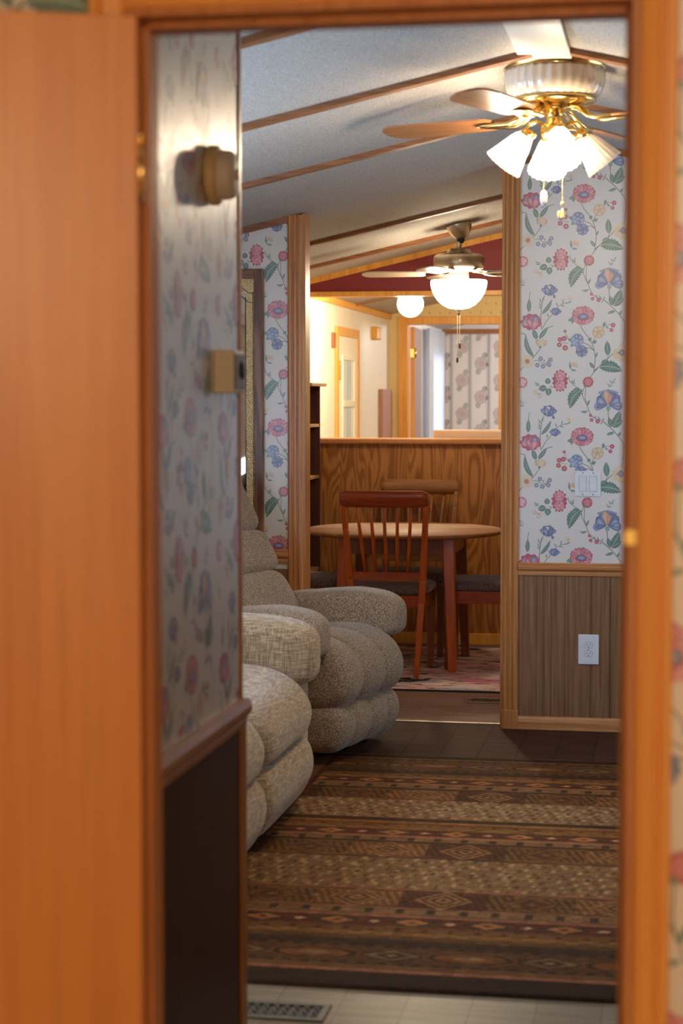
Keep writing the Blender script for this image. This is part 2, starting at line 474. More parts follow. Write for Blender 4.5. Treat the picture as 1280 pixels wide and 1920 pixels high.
def carnation(cx, cy, rx, ry, d=None, m_=None, l=None, tall=False):
    d, m_, l = d or rd_d, m_ or rd_m, l or rd_l
    ruffle(cx, cy, rx, ry, 14, m_, d, 3, 0.13)
    offs = [(0, -0.42), (0, 0.4)] if tall else [(0, 0)]
    for j, (ox, oy) in enumerate(offs):
        for k in range(11):
            a = 2 * PI * k / 11 + j
            petal(cx + ox * rx, cy + oy * ry, math.degrees(a), (0.72 if not tall else 0.62) * rx * (1.1 if tall else 1), rx * 0.42, l, d if k % 2 else m_, 4 + 0.3 * (k % 3), 0.9)
        ruffle(cx + ox * rx, cy + oy * ry, rx * 0.34, rx * 0.3, 7, l, m_, 5.4, 0.15)

# stems first
stem([(1013.4, 654.7), (1001, 671.5), (988, 683), (975, 697)])
stem([(1016, 620), (1014.4, 600), (1016, 575), (1021, 556)])
stem([(1035, 592), (1025, 604), (1017, 618)])
stem([(1045, 578), (1056, 572), (1070, 569)], 0.9)
stem([(1087.4, 612), (1093, 622), (1103.7, 636), (1109.8, 647), (1113.8, 659.5), (1115.4, 677), (1112.8, 699)], 1.3)
stem([(1116, 631), (1112, 640), (1110, 645)], 1.0)
stem([(1128, 620), (1134, 612), (1146, 612)], 0.9); stem([(1135, 615), (1145, 621)], 0.8)
stem([(1092.5, 644), (1105.7, 650.4), (1112.8, 659)], 1.2)
stem([(1094.5, 655.5), (1105.7, 654.5), (1112.8, 659)], 1.1)
stem([(1112.8, 697), (1125, 687), (1137, 675.8), (1153.4, 660)], 1.3)
stem([(1140, 668), (1137, 676)], 1.0)
stem([(1131, 565.5), (1149.4, 582), (1159.5, 593.5), (1167, 604), (1169.7, 613), (1167.7, 639)], 1.3)
stem([(1168, 640), (1166, 652), (1164, 662)], 1.0)
stem([(1140, 541), (1141, 558), (1146, 575)], 1.3)
stem([(1107.7, 553.4), (1116.9, 560.5), (1131, 565.5), (1146, 579)], 1.2)
stem([(1095.5, 727.6), (1092.5, 741), (1100.6, 760), (1107.7, 778)], 1.2)
stem([(1098.5, 727.6), (1097.6, 747), (1100.6, 760)], 1.1)
stem([(1106.7, 709), (1112.8, 700), (1122, 690)], 1.3)
stem([(1067, 707), (1069.7, 717), (1084.4, 729.6), (1092, 741)], 1.1)
stem([(1031, 725), (1037, 727), (1028, 733)], 1.0); stem([(1016, 738), (1010, 739), (1003, 737)], 0.8)
stem([(1059.4, 624), (1063, 633), (1068, 641), (1074, 643)], 0.9); stem([(1050, 640), (1058, 645), (1066, 645)], 0.8)
stem([(1001, 678), (1008, 677), (1018, 682), (1027, 681), (1033, 676)], 0.9)
stem([(1067, 686), (1072, 694), (1080, 697)], 0.8)
stem([(1141, 503), (1146, 494), (1153, 486)], 0.8)
# leaves
leaf(992, 587, 992.5, 562, 8); stem([(992.5, 564), (993, 556), (994.5, 549)], 1.4, 0, gr_m)
leaf(1006.9, 638, 1000, 618, 9); leaf(1011, 637, 1027.5, 615, 8); stem([(1026, 617), (1031, 615), (1037.5, 613)], 1.6, 0, gr_m)
leaf(1002, 671.5, 986, 628, 9, 1, -5); stem([(987, 629), (982, 627), (977, 626.5)], 1.6, 0, gr_m)
leaf(1016, 591, 1035, 563.7, 7, 1, 2)
for (a, b, c, d) in ((1016, 571, 1011, 561), (1017, 566, 1019, 559), (1015, 577, 1011, 569), (1015, 581, 1010, 576), (1006, 637, 1008, 648), (1028, 597, 1027, 589)): leaf(a, b, c, d, 2.4)
for (a, b, c, d) in ((1046, 577, 1042, 569), (1054, 573, 1056, 563), (1058, 571, 1068, 570), (1050, 574, 1059, 577), (1066, 569, 1071, 567)): leaf(a, b, c, d, 2.2)
leaf(1074, 599, 1065, 604, 5.5); leaf(1073, 600, 1073, 610, 4.5)
leaf(1103, 641, 1108, 635, 6); leaf(1111, 646, 1118, 640, 6); leaf(1114, 634, 1117, 627, 4)
leaf(1130.5, 616, 1132.8, 605.5, 5); leaf(1135, 613, 1139, 619, 3)
leaf(1115, 673, 1120, 662, 4); leaf(1113.5, 692, 1105, 680.5, 6)
leaf(1139, 668, 1137, 641, 13, 1, 0, gr_m, gr_d, 7)
leaf(1124, 689, 1166, 697, 24, 1, -4, gr_m, gr_d, 8)
leaf(1127, 683, 1139, 676, 9, 1, 0, gr_m, gr_d, 4)
leaf(1091, 731, 1069, 767, 22, 1, 6, gr_m, gr_d, 8)
leaf(1086, 728, 1072, 740, 10, 1, 0, gr_m, gr_d, 5)
leaf(1152, 586, 1137, 590.5, 5.5); leaf(1159, 594, 1163.5, 585, 4.5)
leaf(1147, 576, 1141, 558, 10, 1, 0, gr_m, gr_d, 5); leaf(1148, 575, 1162, 546, 17, 1, 2, gr_m, gr_d, 7); leaf(1149, 576, 1167, 563, 13, 1.5, 0, gr_m, gr_d, 6)
leaf(1103, 546, 1089, 546.5, 4, 1, -2); leaf(1101, 537, 1106, 525, 4)
leaf(1101, 537 + 225, 1106, 525 + 225, 0.1)
leaf(1028.4, 721.5, 1028, 709.5, 10.5, 1); leaf(1026, 727, 1011, 731, 12, 1); leaf(1030, 728.5, 1029, 743, 11.5, 1)
for (a, b, c, d) in ((1012, 725, 1009, 718), (1009, 722, 1003, 717), (1011, 724, 1004, 723)): leaf(a, b, c, d, 2.2)
for (a, b, c, d) in ((1074, 720, 1072, 713), (1075, 720, 1078, 711), (1075, 721, 1079, 718)): leaf(a, b, c, d, 2.2)
leaf(1070, 694, 1069, 679, 4); leaf(1071, 695, 1081, 696, 3.6)
for (a, b, c, d) in ((1142, 501, 1138, 494), (1142, 501, 1149, 498), (1146, 495, 1142, 488), (1147, 494, 1153, 494), (1147, 494, 1154, 485)): leaf(a, b, c, d, 1.8)
for (a, b, c, d) in ((1118, 560, 1115, 555), (1126, 563, 1121, 556), (1131, 565, 1132, 558), (1130, 566, 1126, 571)): leaf(a, b, c, d, 2.2)
# pink tulip with blue throat
ruffle(996, 605, 20, 16, 9, pk_m, pk_d, 3, 0.12)
for a, l, w, c0, c1, ly in ((-125, 21, 12, pk_l, pk_d, 4), (-90, 22, 12, pk_m, pk_d, 4.2), (-50, 23, 12, pk_l, pk_d, 4), (-158, 20, 12, pk_l, pk_d, 3.8), (-20, 20, 12, pk_m, pk_d, 3.8)):
    petal(997, 613, a, l, w, c0, c1, ly)
petal(999, 611, -62, 18, 11, bl_l, bl_d, 4.6); petal(993, 610, -135, 13, 7, bl_l, bl_m, 4.6)
petal(999, 620, -112, 24, 11, pk_l, pk_d, 5); petal(1000, 620, -72, 19, 11, pk_l, pk_m, 5.2)
# daisy, carnations, bluebells
flower(989.5, 678.6, 13.5, 17, cr_l, cr_m, 3, 0, 0.8, 1.0); ruffle(989.5, 678.6, 5, 5, 9, S(204, 120, 110), S(206, 140, 112), 4.8, 0.15)
carnation(1015.3, 644.4, 11, 8, cr_d, cr_m, cr_l); ruffle(1013.5, 652, 2.2, 2.6, 5, gr_m, gr_d, 5.8, 0.05)
for x, y in ((1014.4, 673.9), (1008.3, 685.6), (1019, 688), (1030.3, 685), (1032.7, 676)): flower(x, y, 4.4, 5, bl_l, S(84, 88, 128), 3, 20, 1, 1, cr_l, 0.3)
for a in ((1020, 680, 1022, 675), (1024, 682, 1025, 687), (1027, 681, 1029, 677)): leaf(*a, 2.4)
# blue tulips
def tulip(cx, cy, r, d=1):
    ruffle(cx, cy, r * 0.95, r * 0.8, 7, bl_m, bl_d, 3, 0.1)
    for a, l in ((-150, 1.25), (-115, 1.2), (-80, 1.1), (-50, 1.2), (-25, 1.25)): petal(cx, cy + r * 0.45, a, r * l, r * 0.62, bl_l, bl_d, 4 + (abs(a) % 3) * 0.2)
    petal(cx - r * 0.1, cy + r * 0.85, -105, r * 1.3, r * 0.7, bl_l, bl_d, 5); petal(cx + r * 0.15, cy + r * 0.85, -70, r * 1.25, r * 0.65, bl_m, bl_d, 5.3)
tulip(1030, 546, 13.5); ruffle(1029, 541, 3.5, 3.2, 5, cr_l, cr_m, 4.9, 0.1); petal(1037, 553, 70, 9, 5, bl_m, bl_d, 4)
tulip(1042, 586, 9.5)
flower(1068, 562, 4.6, 5, cr_l, cr_m, 3, 0, 1, 1, cr_d, 0.3)
# small pink clusters
for x, y, r in ((1059.4, 622.8, 3), (1050, 638.3, 4.4), (1058, 636.4, 4.8), (1049, 648, 4.6), (1059.8, 653.8, 5.2), (1147.9, 612.3, 4.4), (1145, 621.4, 3.6), (1107.7, 554.4, 3), (1109.8, 563, 3.4), (1121, 565.5, 4.0)):
    flower(x, y, r, 5, rd_m, rd_d, 3, x * 7, 1.1, 1, rd_l, 0.35)
peony(1092.5, 593.5)
carnation(1051, 715, 15, 21.5, rd_d, pk_m, pk_l, True)
carnation(1102.7, 717.4, 10.5, 10.5); ruffle(1097.6, 725, 2.6, 2.6, 5, gr_m, gr_d, 5.8, 0.05)
carnation(980, 718, 11, 11, rd_m, pk_l, S(240, 206, 200))
# yellow flower, violets, iris, lilies, cream buds
flower(1121, 625, 11.5, 5, cr_l, cr_d, 3, 15, 1.15, 1.0); stem([(1117, 630), (1121, 624), (1125, 622)], 1.2, 4.4, cr_d)
for a in (200, 262, 318, 20, 95, 140): petal(1082, 640, a, 12.5, 11.5, bl_l, bl_d if a % 4 else bl_m, 3 + (a % 5) * 0.15, 0.95)
leaf(1074, 641, 1066, 637, 6.5); leaf(1075, 645, 1070, 652, 5.5); ruffle(1082, 640, 1.8, 1.8, 5, S(236, 238, 244), bl_l, 5.2, 0.1)
for k in range(9): petal(1090.5, 660, 40 * k + 8, 11.5, 6.5, bl_l if k % 2 else bl_m, bl_d, 3 + (k % 3) * 0.2, 0.9)
for a in (-100, -60, 0, 60, 95, 150, 195): petal(1164, 664, a, 16.5, 11, cr_m if a % 4 else cr_l, cr_d if a in (0, 60) else cr_m, 3 + (a % 3) * 0.2, 0.9)
ruffle(1164.6, 663, 5, 6.5, 8, bl_l, bl_d, 5, 0.12); leaf(1156, 664, 1161, 663, 3, 4)
for a in (-140, -90, -40, 5): petal(1076, 688, a, 8, 4.2, cr_l, cr_d, 3)
for a in (-90, -50, -10): petal(977, 533, a, 8, 4, S(226, 190, 196), bl_l, 3)
leaf(976, 536, 985, 537, 2.4)
for x, y in ((1005, 736.5), (1013, 743.5)): flower(x, y, 4, 5, cr_l, cr_d, 3, 0, 1, 1, S(238, 226, 210), 0.4)
# blue lotus with peach heart
for a, l, w, c0, c1, ly in ((165, 27, 14, bl_l, bl_m, 3), (15, 27, 14, bl_l, bl_d, 3), (-150, 24, 14, bl_m, bl_d, 3.2), (-35, 26, 15, bl_l, bl_d, 3.2), (-115, 24, 14, bl_l, bl_d, 3.4), (-65, 25, 14, bl_m, bl_d, 3.4), (-90, 25, 15, bl_l, bl_d, 3.6)):
    petal(1140, 533, a, l, w, c0, c1, ly, 0.95)
for k in range(9): petal(1140 + (k - 4) * 3.4, 512 + abs(k - 4) * 0.9, -90 + (k - 4) * 9, 6.5, 4, bl_l, bl_d, 3.8)
petal(1139, 534, -98, 26, 9, S(236, 196, 160), S(226, 168, 136), 4.4, 0.9); petal(1141, 534, -80, 20, 8, S(232, 176, 148), S(214, 140, 120), 4.6, 0.9)
petal(1138, 535, -150, 22, 15, bl_l, bl_d, 5, 0.95); petal(1143, 535, -32, 22, 13, bl_l, bl_d, 5, 0.95); petal(1138, 536, 172, 20, 8, bl_m, bl_d, 5.2); petal(1146, 535, -5, 20, 9, bl_l, bl_d, 5.2)
ruffle(1140.5, 541, 4, 5, 5, gr_l, gr_m, 5.6, 0.05)

def levels():
    """stack overlapping shapes of the print on separate thin levels"""
    A = np.array(PV, float); done = []
    for (o_, n_, ly) in sorted(PG, key=lambda g: g[2]):
        q = A[o_:o_ + n_]; bb = (q[:, 0].min(), q[:, 0].max(), q[:, 1].min(), q[:, 1].max())
        lv = 0
        for b2, l2 in done:
            if l2 >= lv and bb[0] < b2[1] and bb[1] > b2[0] and bb[2] < b2[3] and bb[3] > b2[2]: lv = l2 + 1
        done.append((bb, lv)); A[o_:o_ + n_, 2] = lv
    return A
PVn = levels(); PCn = np.array(PC); PFl = PF
UA = (1092.5, 593.5)

def wallpaper(name, O, U, quad, uv0, uv1, anchor, label, hidden=None, top=None, k=K, parent=None, base=S(226, 222, 217), mat=None):
    """one wall: base face(s) `quad` (list of (u,z) polygon) plus the print laid 0.3 mm proud.
    O: world point of u=0,z=0 ; U: unit vector of increasing u ; normal = towards the room (given by off)"""
    U = np.array(U, float); O = np.array(O, float)
    off = np.array([U[1], -U[0], 0.0])     # room side
    vs = []; fs = []; cs = []
    for qd in quad:
        o = len(vs)
        for (u, z) in qd: vs.append(O + U * u + np.array([0, 0, z])); cs.append(base)
        fs.append(tuple(range(o, o + len(qd))))
    u0, z0 = uv0; u1, z1 = uv1
    au, az = anchor
    w, h = TW * k, TH * k
    du = (PVn[:, 0] - UA[0]) * k; dz = -(PVn[:, 1] - UA[1]) * k; dl = 0.0002 + PVn[:, 2] * 0.00006
    fa = PFl
    cen = np.array([[du[f[0]], dz[f[0]]] for f in fa])
    for i in range(int((u0 - au) / w) - 2, int((u1 - au) / w) + 3):
        for j in range(int((z0 - az) / h) - 2, int((z1 - az) / h) + 3):
            uu = au + i * w + du; zz = az + j * h + dz
            if uu.max() < u0 or uu.min() > u1 or zz.max() < z0 or zz.min() > z1: continue
            if hidden and hidden(uu.min(), uu.max(), zz.min(), zz.max()): continue
            uc = np.clip(uu, u0, u1); zc = np.clip(zz, z0, z1)
            if top is not None: zc = np.minimum(zc, top(uc))
            o = len(vs)
            P = O[None, :] + uc[:, None] * U[None, :] + off[None, :] * dl[:, None]
            P[:, 2] += zc
            vs.extend(P.tolist()); cs.extend(PCn.tolist())
            inside = (uu > u0) & (uu < u1) & (zz > z0) & (zz < z1)
            for f in fa:
                if any(inside[q] for q in f): fs.append(tuple(o + q for q in f))
    me = bpy.data.meshes.new(name)
    me.from_pydata([tuple(v) for v in vs], [], fs)
    ca = me.color_attributes.new('print', 'FLOAT_COLOR', 'POINT')
    ca.data.foreach_set('color', np.array([tuple(c) for c in cs], dtype=np.float32).ravel())
    me.update(); me.materials.append(mat or M['paper'])
    o = bpy.data.objects.new(name, me); C.objects.link(o)
    if parent: o.parent = parent
    return setp(o, label, None, None, 'structure')

# ------------------------------------------------------------------ room shell
XL, XR, XRIDGE, ZR, SL = -2.35, 1.61, -0.40, 2.627, 0.225
def cz(x): return ZR - SL * abs(x - XRIDGE)
Y_DOOR, Y_DIV, Y_HALF, Y_KB, Y_FAR = 2.6, 8.53, 11.4, 15.7, 19.33

def slab(y0, y1, label, name='ceiling', mat='ceiling'):
    mb = MB()
    t = 0.06
    mb.prism([(XL - .1, cz(XL - .1)), (XRIDGE, ZR), (XR + .1, cz(XR + .1)), (XR + .1, cz(XR + .1) + t), (XRIDGE, ZR + t), (XL - .1, cz(XL - .1) + t)], 'y', y0, y1)
    return struct(name, mb, M[mat], label)
slab(-1.6, Y_FAR + .1, 'vaulted grey stippled ceiling over the whole house')

mb = MB().box(XL - .1, XR + .1, Y_DOOR + 0.05, 4.7, -0.06, 0.0)
struct('floor', mb, M['floor_near'], 'wood-look vinyl floor in the hall doorway, its sheen painted in as tan')
mb = MB().box(XL - .1, XR + .1, 4.7, 8.63, -0.06, 0.0)
struct('floor', mb, M['floor'], 'dark brown wood-look floor of the living room')
mb = MB().box(XL - .1, XR + .1, 8.63, Y_FAR + .1, -0.06, 0.0)
struct('floor', mb, M['floor_dining'], 'brown tile-look vinyl floor of the dining area')
mb = MB().box(XL - .1, XR + .1, -1.6, Y_DOOR + 0.05, -0.06, 0.0)
struct('floor', mb, M['floor_near'], 'floor of the near room in front of the doorway')

def outer_wall(name, x0, x1, y0, y1, mat, label, holes=()):
    mb = MB()
    ys = [y0] + [v for h in holes for v in (h[0], h[1])] + [y1]
    for a, b in zip(ys[0::2], ys[1::2]): mb.box(x0, x1, a, b, -0.05, 2.45)
    for h in holes:
        mb.box(x0, x1, h[0], h[1], -0.05, h[2]); mb.box(x0, x1, h[0], h[1], h[3], 2.45)
    return struct(name, mb, mat, label)
M['plainpaper'] = plain('pale_wall_paper', S(222, 216, 208), 0.5, noise=0.04, nscale=20)
M['kitchenwall'] = plain('cream_kitchen_wall', S(236, 228, 212), 0.45, noise=0.03, nscale=14)
M['yellowpaper'] = plain('yellow_wall_paper', S(226, 204, 150), 0.6, noise=0.03)
WL = (6.45, 7.2, 0.95, 1.9); WL2 = (4.55, 6.2, 0.95, 1.95)   # left window
WR = (6.3, 8.2, 0.85, 1.95)  # right window
outer_wall('wall_left', XL - .1, XL, Y_DOOR + .1, Y_DIV + .1, M['plainpaper'], 'left outer wall of the living room behind the sofa', [WL2, WL])
outer_wall('wall_right', XR, XR + .1, -1.6, Y_FAR + .1, M['plainpaper'], 'right outer wall, out of view beyond the doorway', [WR])
outer_wall('wall_dining', XL - .1, XL, Y_DIV + .1, Y_HALF, M['plainpaper'], 'left wall of the dining area behind the bookcase')
outer_wall('wall_kitchen', XL - .1, XL, Y_HALF, Y_KB, M['kitchenwall'], 'cream left wall of the kitchen with the white door')
outer_wall('wall_bedroom', XL - .1, XL, Y_KB, Y_FAR + .1, M['plainpaper'], 'left wall of the far bedroom beside the curtain')
struct('wall_behind', MB().box(XL - .1, XR + .1, -1.7, -1.6, -0.05, 2.7), M['plainpaper'], 'wall behind the camera in the near room')
struct('wall_near', MB().box(-2.0, -1.9, -1.6, Y_DOOR, -0.05, 2.6), M['plainpaper'], 'left wall of the near room behind the open door')

# door wall (near room side papered)
OX0, OX1, OZ = -0.752, -0.062, 2.032   # opening
def doorwall():
    mb = MB()
    mb.box(XL - .1, OX0 - 0.02, 2.605, 2.69, -0.05, 2.62); mb.box(OX1 + 0.02, XR + .1, 2.605, 2.69, -0.05, 2.62); mb.box(OX0 - 0.02, OX1 + 0.02, 2.605, 2.69, OZ + 0.02, 2.62)
    return struct('wall_front', mb, M['plainpaper'], 'wall with the doorway the view looks through')
doorwall()
zt = 2.6
for (ua, ub, an, za, zb, nm) in ((-1.9, OX0 - .02, (-0.983, 2.289), 0.0, zt, 'left of the doorway'), (OX1 + .02, XR, (-.008, 2.232), 0.0, zt, 'right of the doorway'), (OX0 - .02, OX1 + .02, (-0.76, 1.93), OZ + .02, zt, 'over the doorway')):
    wallpaper('wall_front', (0, 2.6, 0), (1, 0, 0), [[(ua, za), (ub, za), (ub, zb), (ua, zb)]], (max(ua, -1.3), max(za, .2)), (min(ub, .45), 2.3), an,
              'floral wallpaper of the near room ' + nm, base=S(226, 218, 206))

# hall wall on the left, its return and wainscot
HX, HY = -0.99, 4.28
struct('wall_hall', MB().box(HX - .09, HX - .002, 2.69, HY, -0.05, 2.5).box(XL - .1, HX - .002, HY - .09, HY - .001, -0.05, 2.5), M['plainpaper'], 'short hall wall on the left past the doorway')
wallpaper('wall_hall', (HX, 2.69, 0), (0, 1, 0), [[(0, 0), (HY - 2.69, 0), (HY - 2.69, 2.49), (0, 2.49)]], (0, 0.8), (HY - 2.69, 2.49), (0.62, 1.46),
          'floral wallpaper on the hall wall with the thermostat and smoke alarm')

struct('wall_light_blocker', MB().box(.28, .36, 2.69, 5.7, 0, 2.6), M['dark_panel'], 'added partition out of view, keeping daylight off the hall wall')  # unseen partition added to block window light and bounce onto the hall wall

# ---- divider wall between living room and dining area (two papered halves with a gap)
A_R = (-0.407, 1.865); A_L = (-1.794, 1.902)
def divider(x0, x1, anchor, label):
    struct('wall_back', MB().prism([(x0, -0.05), (x1, -0.05), (x1, cz(x1) + .02)] + ([(XRIDGE, ZR + .02)] if x0 < XRIDGE < x1 else []) + [(x0, cz(x0) + .02)], 'y', Y_DIV + .001, Y_DIV + .09), M['plainpaper'], label + ', body')
    top = [(x0, 0.7), (x1, 0.7), (x1, cz(x1))] + ([(XRIDGE, ZR)] if x0 < XRIDGE < x1 else []) + [(x0, cz(x0))]
    wallpaper('wall_back', (0, Y_DIV, 0), (1, 0, 0), [top], (x0, 0.75), (x1, 2.63), anchor, label, top=lambda u: ZR - SL * np.abs(u - XRIDGE))
divider(-0.70, XR, A_R, 'floral papered wall to the right of the opening')
divider(XL, -1.73, A_L, 'floral papered wall strip to the left of the opening')

# vertical-grooved wainscot panel below the chair rail
def wains_mat():
    m = M['oak_v'].copy(); m.name = 'grooved_wainscot'
    nt = m.node_tree
    b = [n for n in nt.nodes if n.type == 'BSDF_PRINCIPLED'][0]
    for n in nt.nodes:
        if n.type == 'VALTORGB':
            e = n.color_ramp.elements
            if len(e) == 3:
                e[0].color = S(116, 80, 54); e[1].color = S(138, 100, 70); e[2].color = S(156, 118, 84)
    src = b.inputs['Base Color'].links[0].from_socket
    w = N(nt, 'ShaderNodeTexNoise'); w.inputs['Scale'].default_value = 1; w.inputs['Detail'].default_value = 1
    nt.links.new(coords(nt, (105, 1, 0.1)), w.inputs['Vector'])
    f = ramp(nt, w.outputs[0], [(0.36, (0.42, 0.40, 0.38, 1)), (0.44, (1, 1, 1, 1))])
    nt.links.new(mixc(nt, 0.75, src, f, 'MULTIPLY'), b.inputs['Base Color'])
    return m
M['wains'] = wains_mat()
for x0, x1, nm in ((-0.70, XR, 'brown grooved wainscot panel with the outlet'), (XL, -1.73, 'brown wainscot panel behind the recliner')):
    struct('trim_1', MB().box(x0, x1, Y_DIV - .006, Y_DIV + .0005, 0.0, 0.71), M['wains'], nm)

def rail_profile(y, z0, z1, d):
    h = z1 - z0
    return [(y, z0), (y - d * .45, z0), (y - d * .55, z0 + h * .18), (y - d * .5, z0 + h * .3), (y - d * .95, z0 + h * .5), (y - d, z0 + h * .72), (y - d * .8, z0 + h * .8), (y - d * .9, z0 + h * .9), (y - d * .7, z1), (y, z1)]
struct('trim_2', MB().prism(rail_profile(Y_DIV - .002, 0.700, 0.757, 0.024), 'x', -0.688, XR), M['oak_x'], 'oak chair rail on the papered wall right of the opening')
struct('trim_3', MB().prism(rail_profile(Y_DIV - .002, 0.738, 0.80, 0.024), 'x', XL, -1.745), M['oak_x'], 'oak chair rail behind the recliner')
struct('baseboard_right', MB().prism([(Y_DIV - .004, 0), (Y_DIV - .02, 0), (Y_DIV - .02, .035), (Y_DIV - .016, .05), (Y_DIV - .010, .058), (Y_DIV - .004, .06)], 'x', -0.688, XR), M['oak_x'], 'oak baseboard right of the opening')
struct('baseboard_left', MB().prism([(Y_DIV - .004, 0), (Y_DIV - .02, 0), (Y_DIV - .02, .035), (Y_DIV - .016, .05), (Y_DIV - .010, .058), (Y_DIV - .004, .06)], 'x', XL, -1.745), M['oak_x'], 'oak baseboard behind the recliner')

def post_profile(x0, x1, y, d):
    w = x1 - x0
    P = [(x0, y), (x0, y - d * .7), (x0 + w * .06, y - d * .9), (x0 + w * .12, y - d), (x0 + w * .26, y - d), (x0 + w * .30, y - d * .72), (x0 + w * .36, y - d * .72), (x0 + w * .42, y - d * .98), (x0 + w * .58, y - d * .98), (x0 + w * .64, y - d * .72), (x0 + w * .70, y - d * .72), (x0 + w * .74, y - d), (x0 + w * .88, y - d), (x0 + w * .94, y - d * .9), (x1, y - d * .7), (x1, y)]
    return P
def post(x0, x1, xs, label, num):
    mb = MB().prism(post_profile(x0, x1, Y_DIV + .002, 0.022), 'z', 0.085, cz((x0 + x1) / 2) - .004)
    o = struct(num, mb, M['oak_v'], label)
    struct('plinth', MB().box(x0 - .002, x1 + .002, Y_DIV - .024, Y_DIV + .002, 0, 0.086), M['oak_v'], None, 0.002, o)
    ls = xs
    struct('jamb', MB().box(min(ls, ls + .0), ls + .014, Y_DIV - .012, Y_DIV + .10, 0, cz(xs) - .004), M['oak_v'], None, 0.002, o)
post(-0.757, -0.688, -0.768, 'fluted oak post casing on the right side of the opening', 'trim_4')
post(-1.747, -1.676, -1.678, 'fluted oak post casing on the left side of the opening', 'trim_5')

def slope_strip(y0, y1, x0, x1, h, drop=0.0):
    mb = MB()
    xs = [x0] + ([XRIDGE] if x0 < XRIDGE < x1 else []) + [x1]
    lo = [(x, cz(x) - h - drop) for x in xs]; hi = [(x, cz(x) + .004 - drop) for x in xs][::-1]
    mb.prism(lo + hi, 'y', y0, y1)
    return mb
for y in (3.85, 5.02, 6.17, 7.34, 9.66, 10.73, 12.6, 13.9):
    struct('trim_6', slope_strip(y - .025, y + .025, XL, XR, 0.019), M['batten'], {3.85: 'ceiling batten over the hall', 5.02: 'ceiling batten nearest the doorway head', 6.17: 'ceiling batten just in front of the brass fan', 7.34: 'ceiling batten behind the brass fan', 9.66: 'first ceiling batten of the dining area', 10.73: 'ceiling batten behind the nickel fan', 12.6: 'first kitchen ceiling batten', 13.9: 'second kitchen ceiling batten'}[y])
struct('trim_7', slope_strip(Y_DIV - .018, Y_DIV, XL, -1.745, 0.03), M['batten'], 'sloped trim at the top of the left papered wall')
struct('trim_7', slope_strip(Y_DIV - .018, Y_DIV, -0.69, XR, 0.03), M['batten'], 'sloped trim at the top of the right papered wall')
struct('trim_8', MB().box(-0.51, -0.34, 2.72, 6.42, ZR - .033, ZR - .016), M['cream_paint'], 'cream ridge board leading to the brass fan', 0.003)
struct('trim_9', MB().box(XL, XR, 8.618, 8.642, 0.0, 0.004), M['nickel'], 'metal strip where the two floors meet', 0.002)

# ---- door frame of the near doorway
o = struct('trim_10', MB().box(OX1, OX1 + .018, 2.596, 2.695, 0, OZ + .018).box(OX0 - .018, OX0, 2.596, 2.695, 0, OZ + .018).box(OX0, OX1, 2.596, 2.695, OZ, OZ + .018)
           .box(OX1 - .009, OX1, 2.642, 2.695, 0, OZ).box(OX0, OX0 + .009, 2.642, 2.695, 0, OZ).box(OX0, OX1, 2.642, 2.695, OZ - .009, OZ), M['jamb'], 'wooden jamb lining the near doorway', 0.002)
struct('strike_plate', MB().box(OX1 - .004, OX1 + .014, 2.590, 2.600, 1.298, 1.322), M['brass'], 'small strike plate lip on the jamb', 0.002, o)
def casing_v(x0, x1, label, num):
    w = x1 - x0; y = 2.598; d = 0.018
    P = [(x0, y), (x0, y - d * .55), (x0 + w * .1, y - d * .7), (x0 + w * .45, y - d * .95), (x0 + w * .52, y - d), (x0 + w * .56, y - d * .62), (x0 + w * .66, y - d * .62), (x0 + w * .72, y - d * 1.0), (x0 + w * .94, y - d), (x1, y - d * .8), (x1, y)]
    struct(num, MB().prism(P, 'z', 0, OZ + 0.07), M['orange_v'], label)
casing_v(-0.049, 0.000, 'orange oak casing on the right side of the near doorway', 'trim_11')
casing_v(-0.765, -0.814, 'orange oak casing on the left side of the near doorway', 'trim_12')
w = .05
P = [(2.598, OZ - .002 + .012), (2.588, OZ + .010), (2.585, OZ + .016), (2.581, OZ + .034), (2.580, OZ + .038), (2.587, OZ + .04), (2.587, OZ + .045), (2.580, OZ + .048), (2.580, OZ + .068), (2.598, OZ + .07)]
struct('trim_13', MB().prism(P, 'x', -0.765, -0.049), M['orange_x'], 'orange oak head casing over the near doorway')

# ---- hall wall wainscot, rail, corner trim
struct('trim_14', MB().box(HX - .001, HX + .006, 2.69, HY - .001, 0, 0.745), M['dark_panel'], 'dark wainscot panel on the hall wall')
def yz_rail(x, z0, z1, d):
    h = z1 - z0
    return [(x, z0), (x + d * .45, z0), (x + d * .55, z0 + h * .2), (x + d * .5, z0 + h * .3), (x + d * .95, z0 + h * .5), (x + d, z0 + h * .75), (x + d * .7, z1), (x, z1)]
mb = MB(); prof = yz_rail(HX, 0.735, 0.80, 0.026); mb.prism(prof, 'y', 2.69, HY + .004)
struct('trim_15', mb, M['oak_y'], 'chair rail along the hall wall')
mb = MB().box(HX - .02, HX + .012, HY - .045, HY + .006, 0, 0.738)
struct('trim_16', mb, M['corner'], 'corner trim at the end of the hall wainscot', 0.003)
mb = MB().box(HX - .02, HX + .004, HY - .02, HY + .004, 0.80, 2.49)
struct('trim_17', mb, M['oak_v'], 'thin corner trim at the end of the hall wall', 0.002)

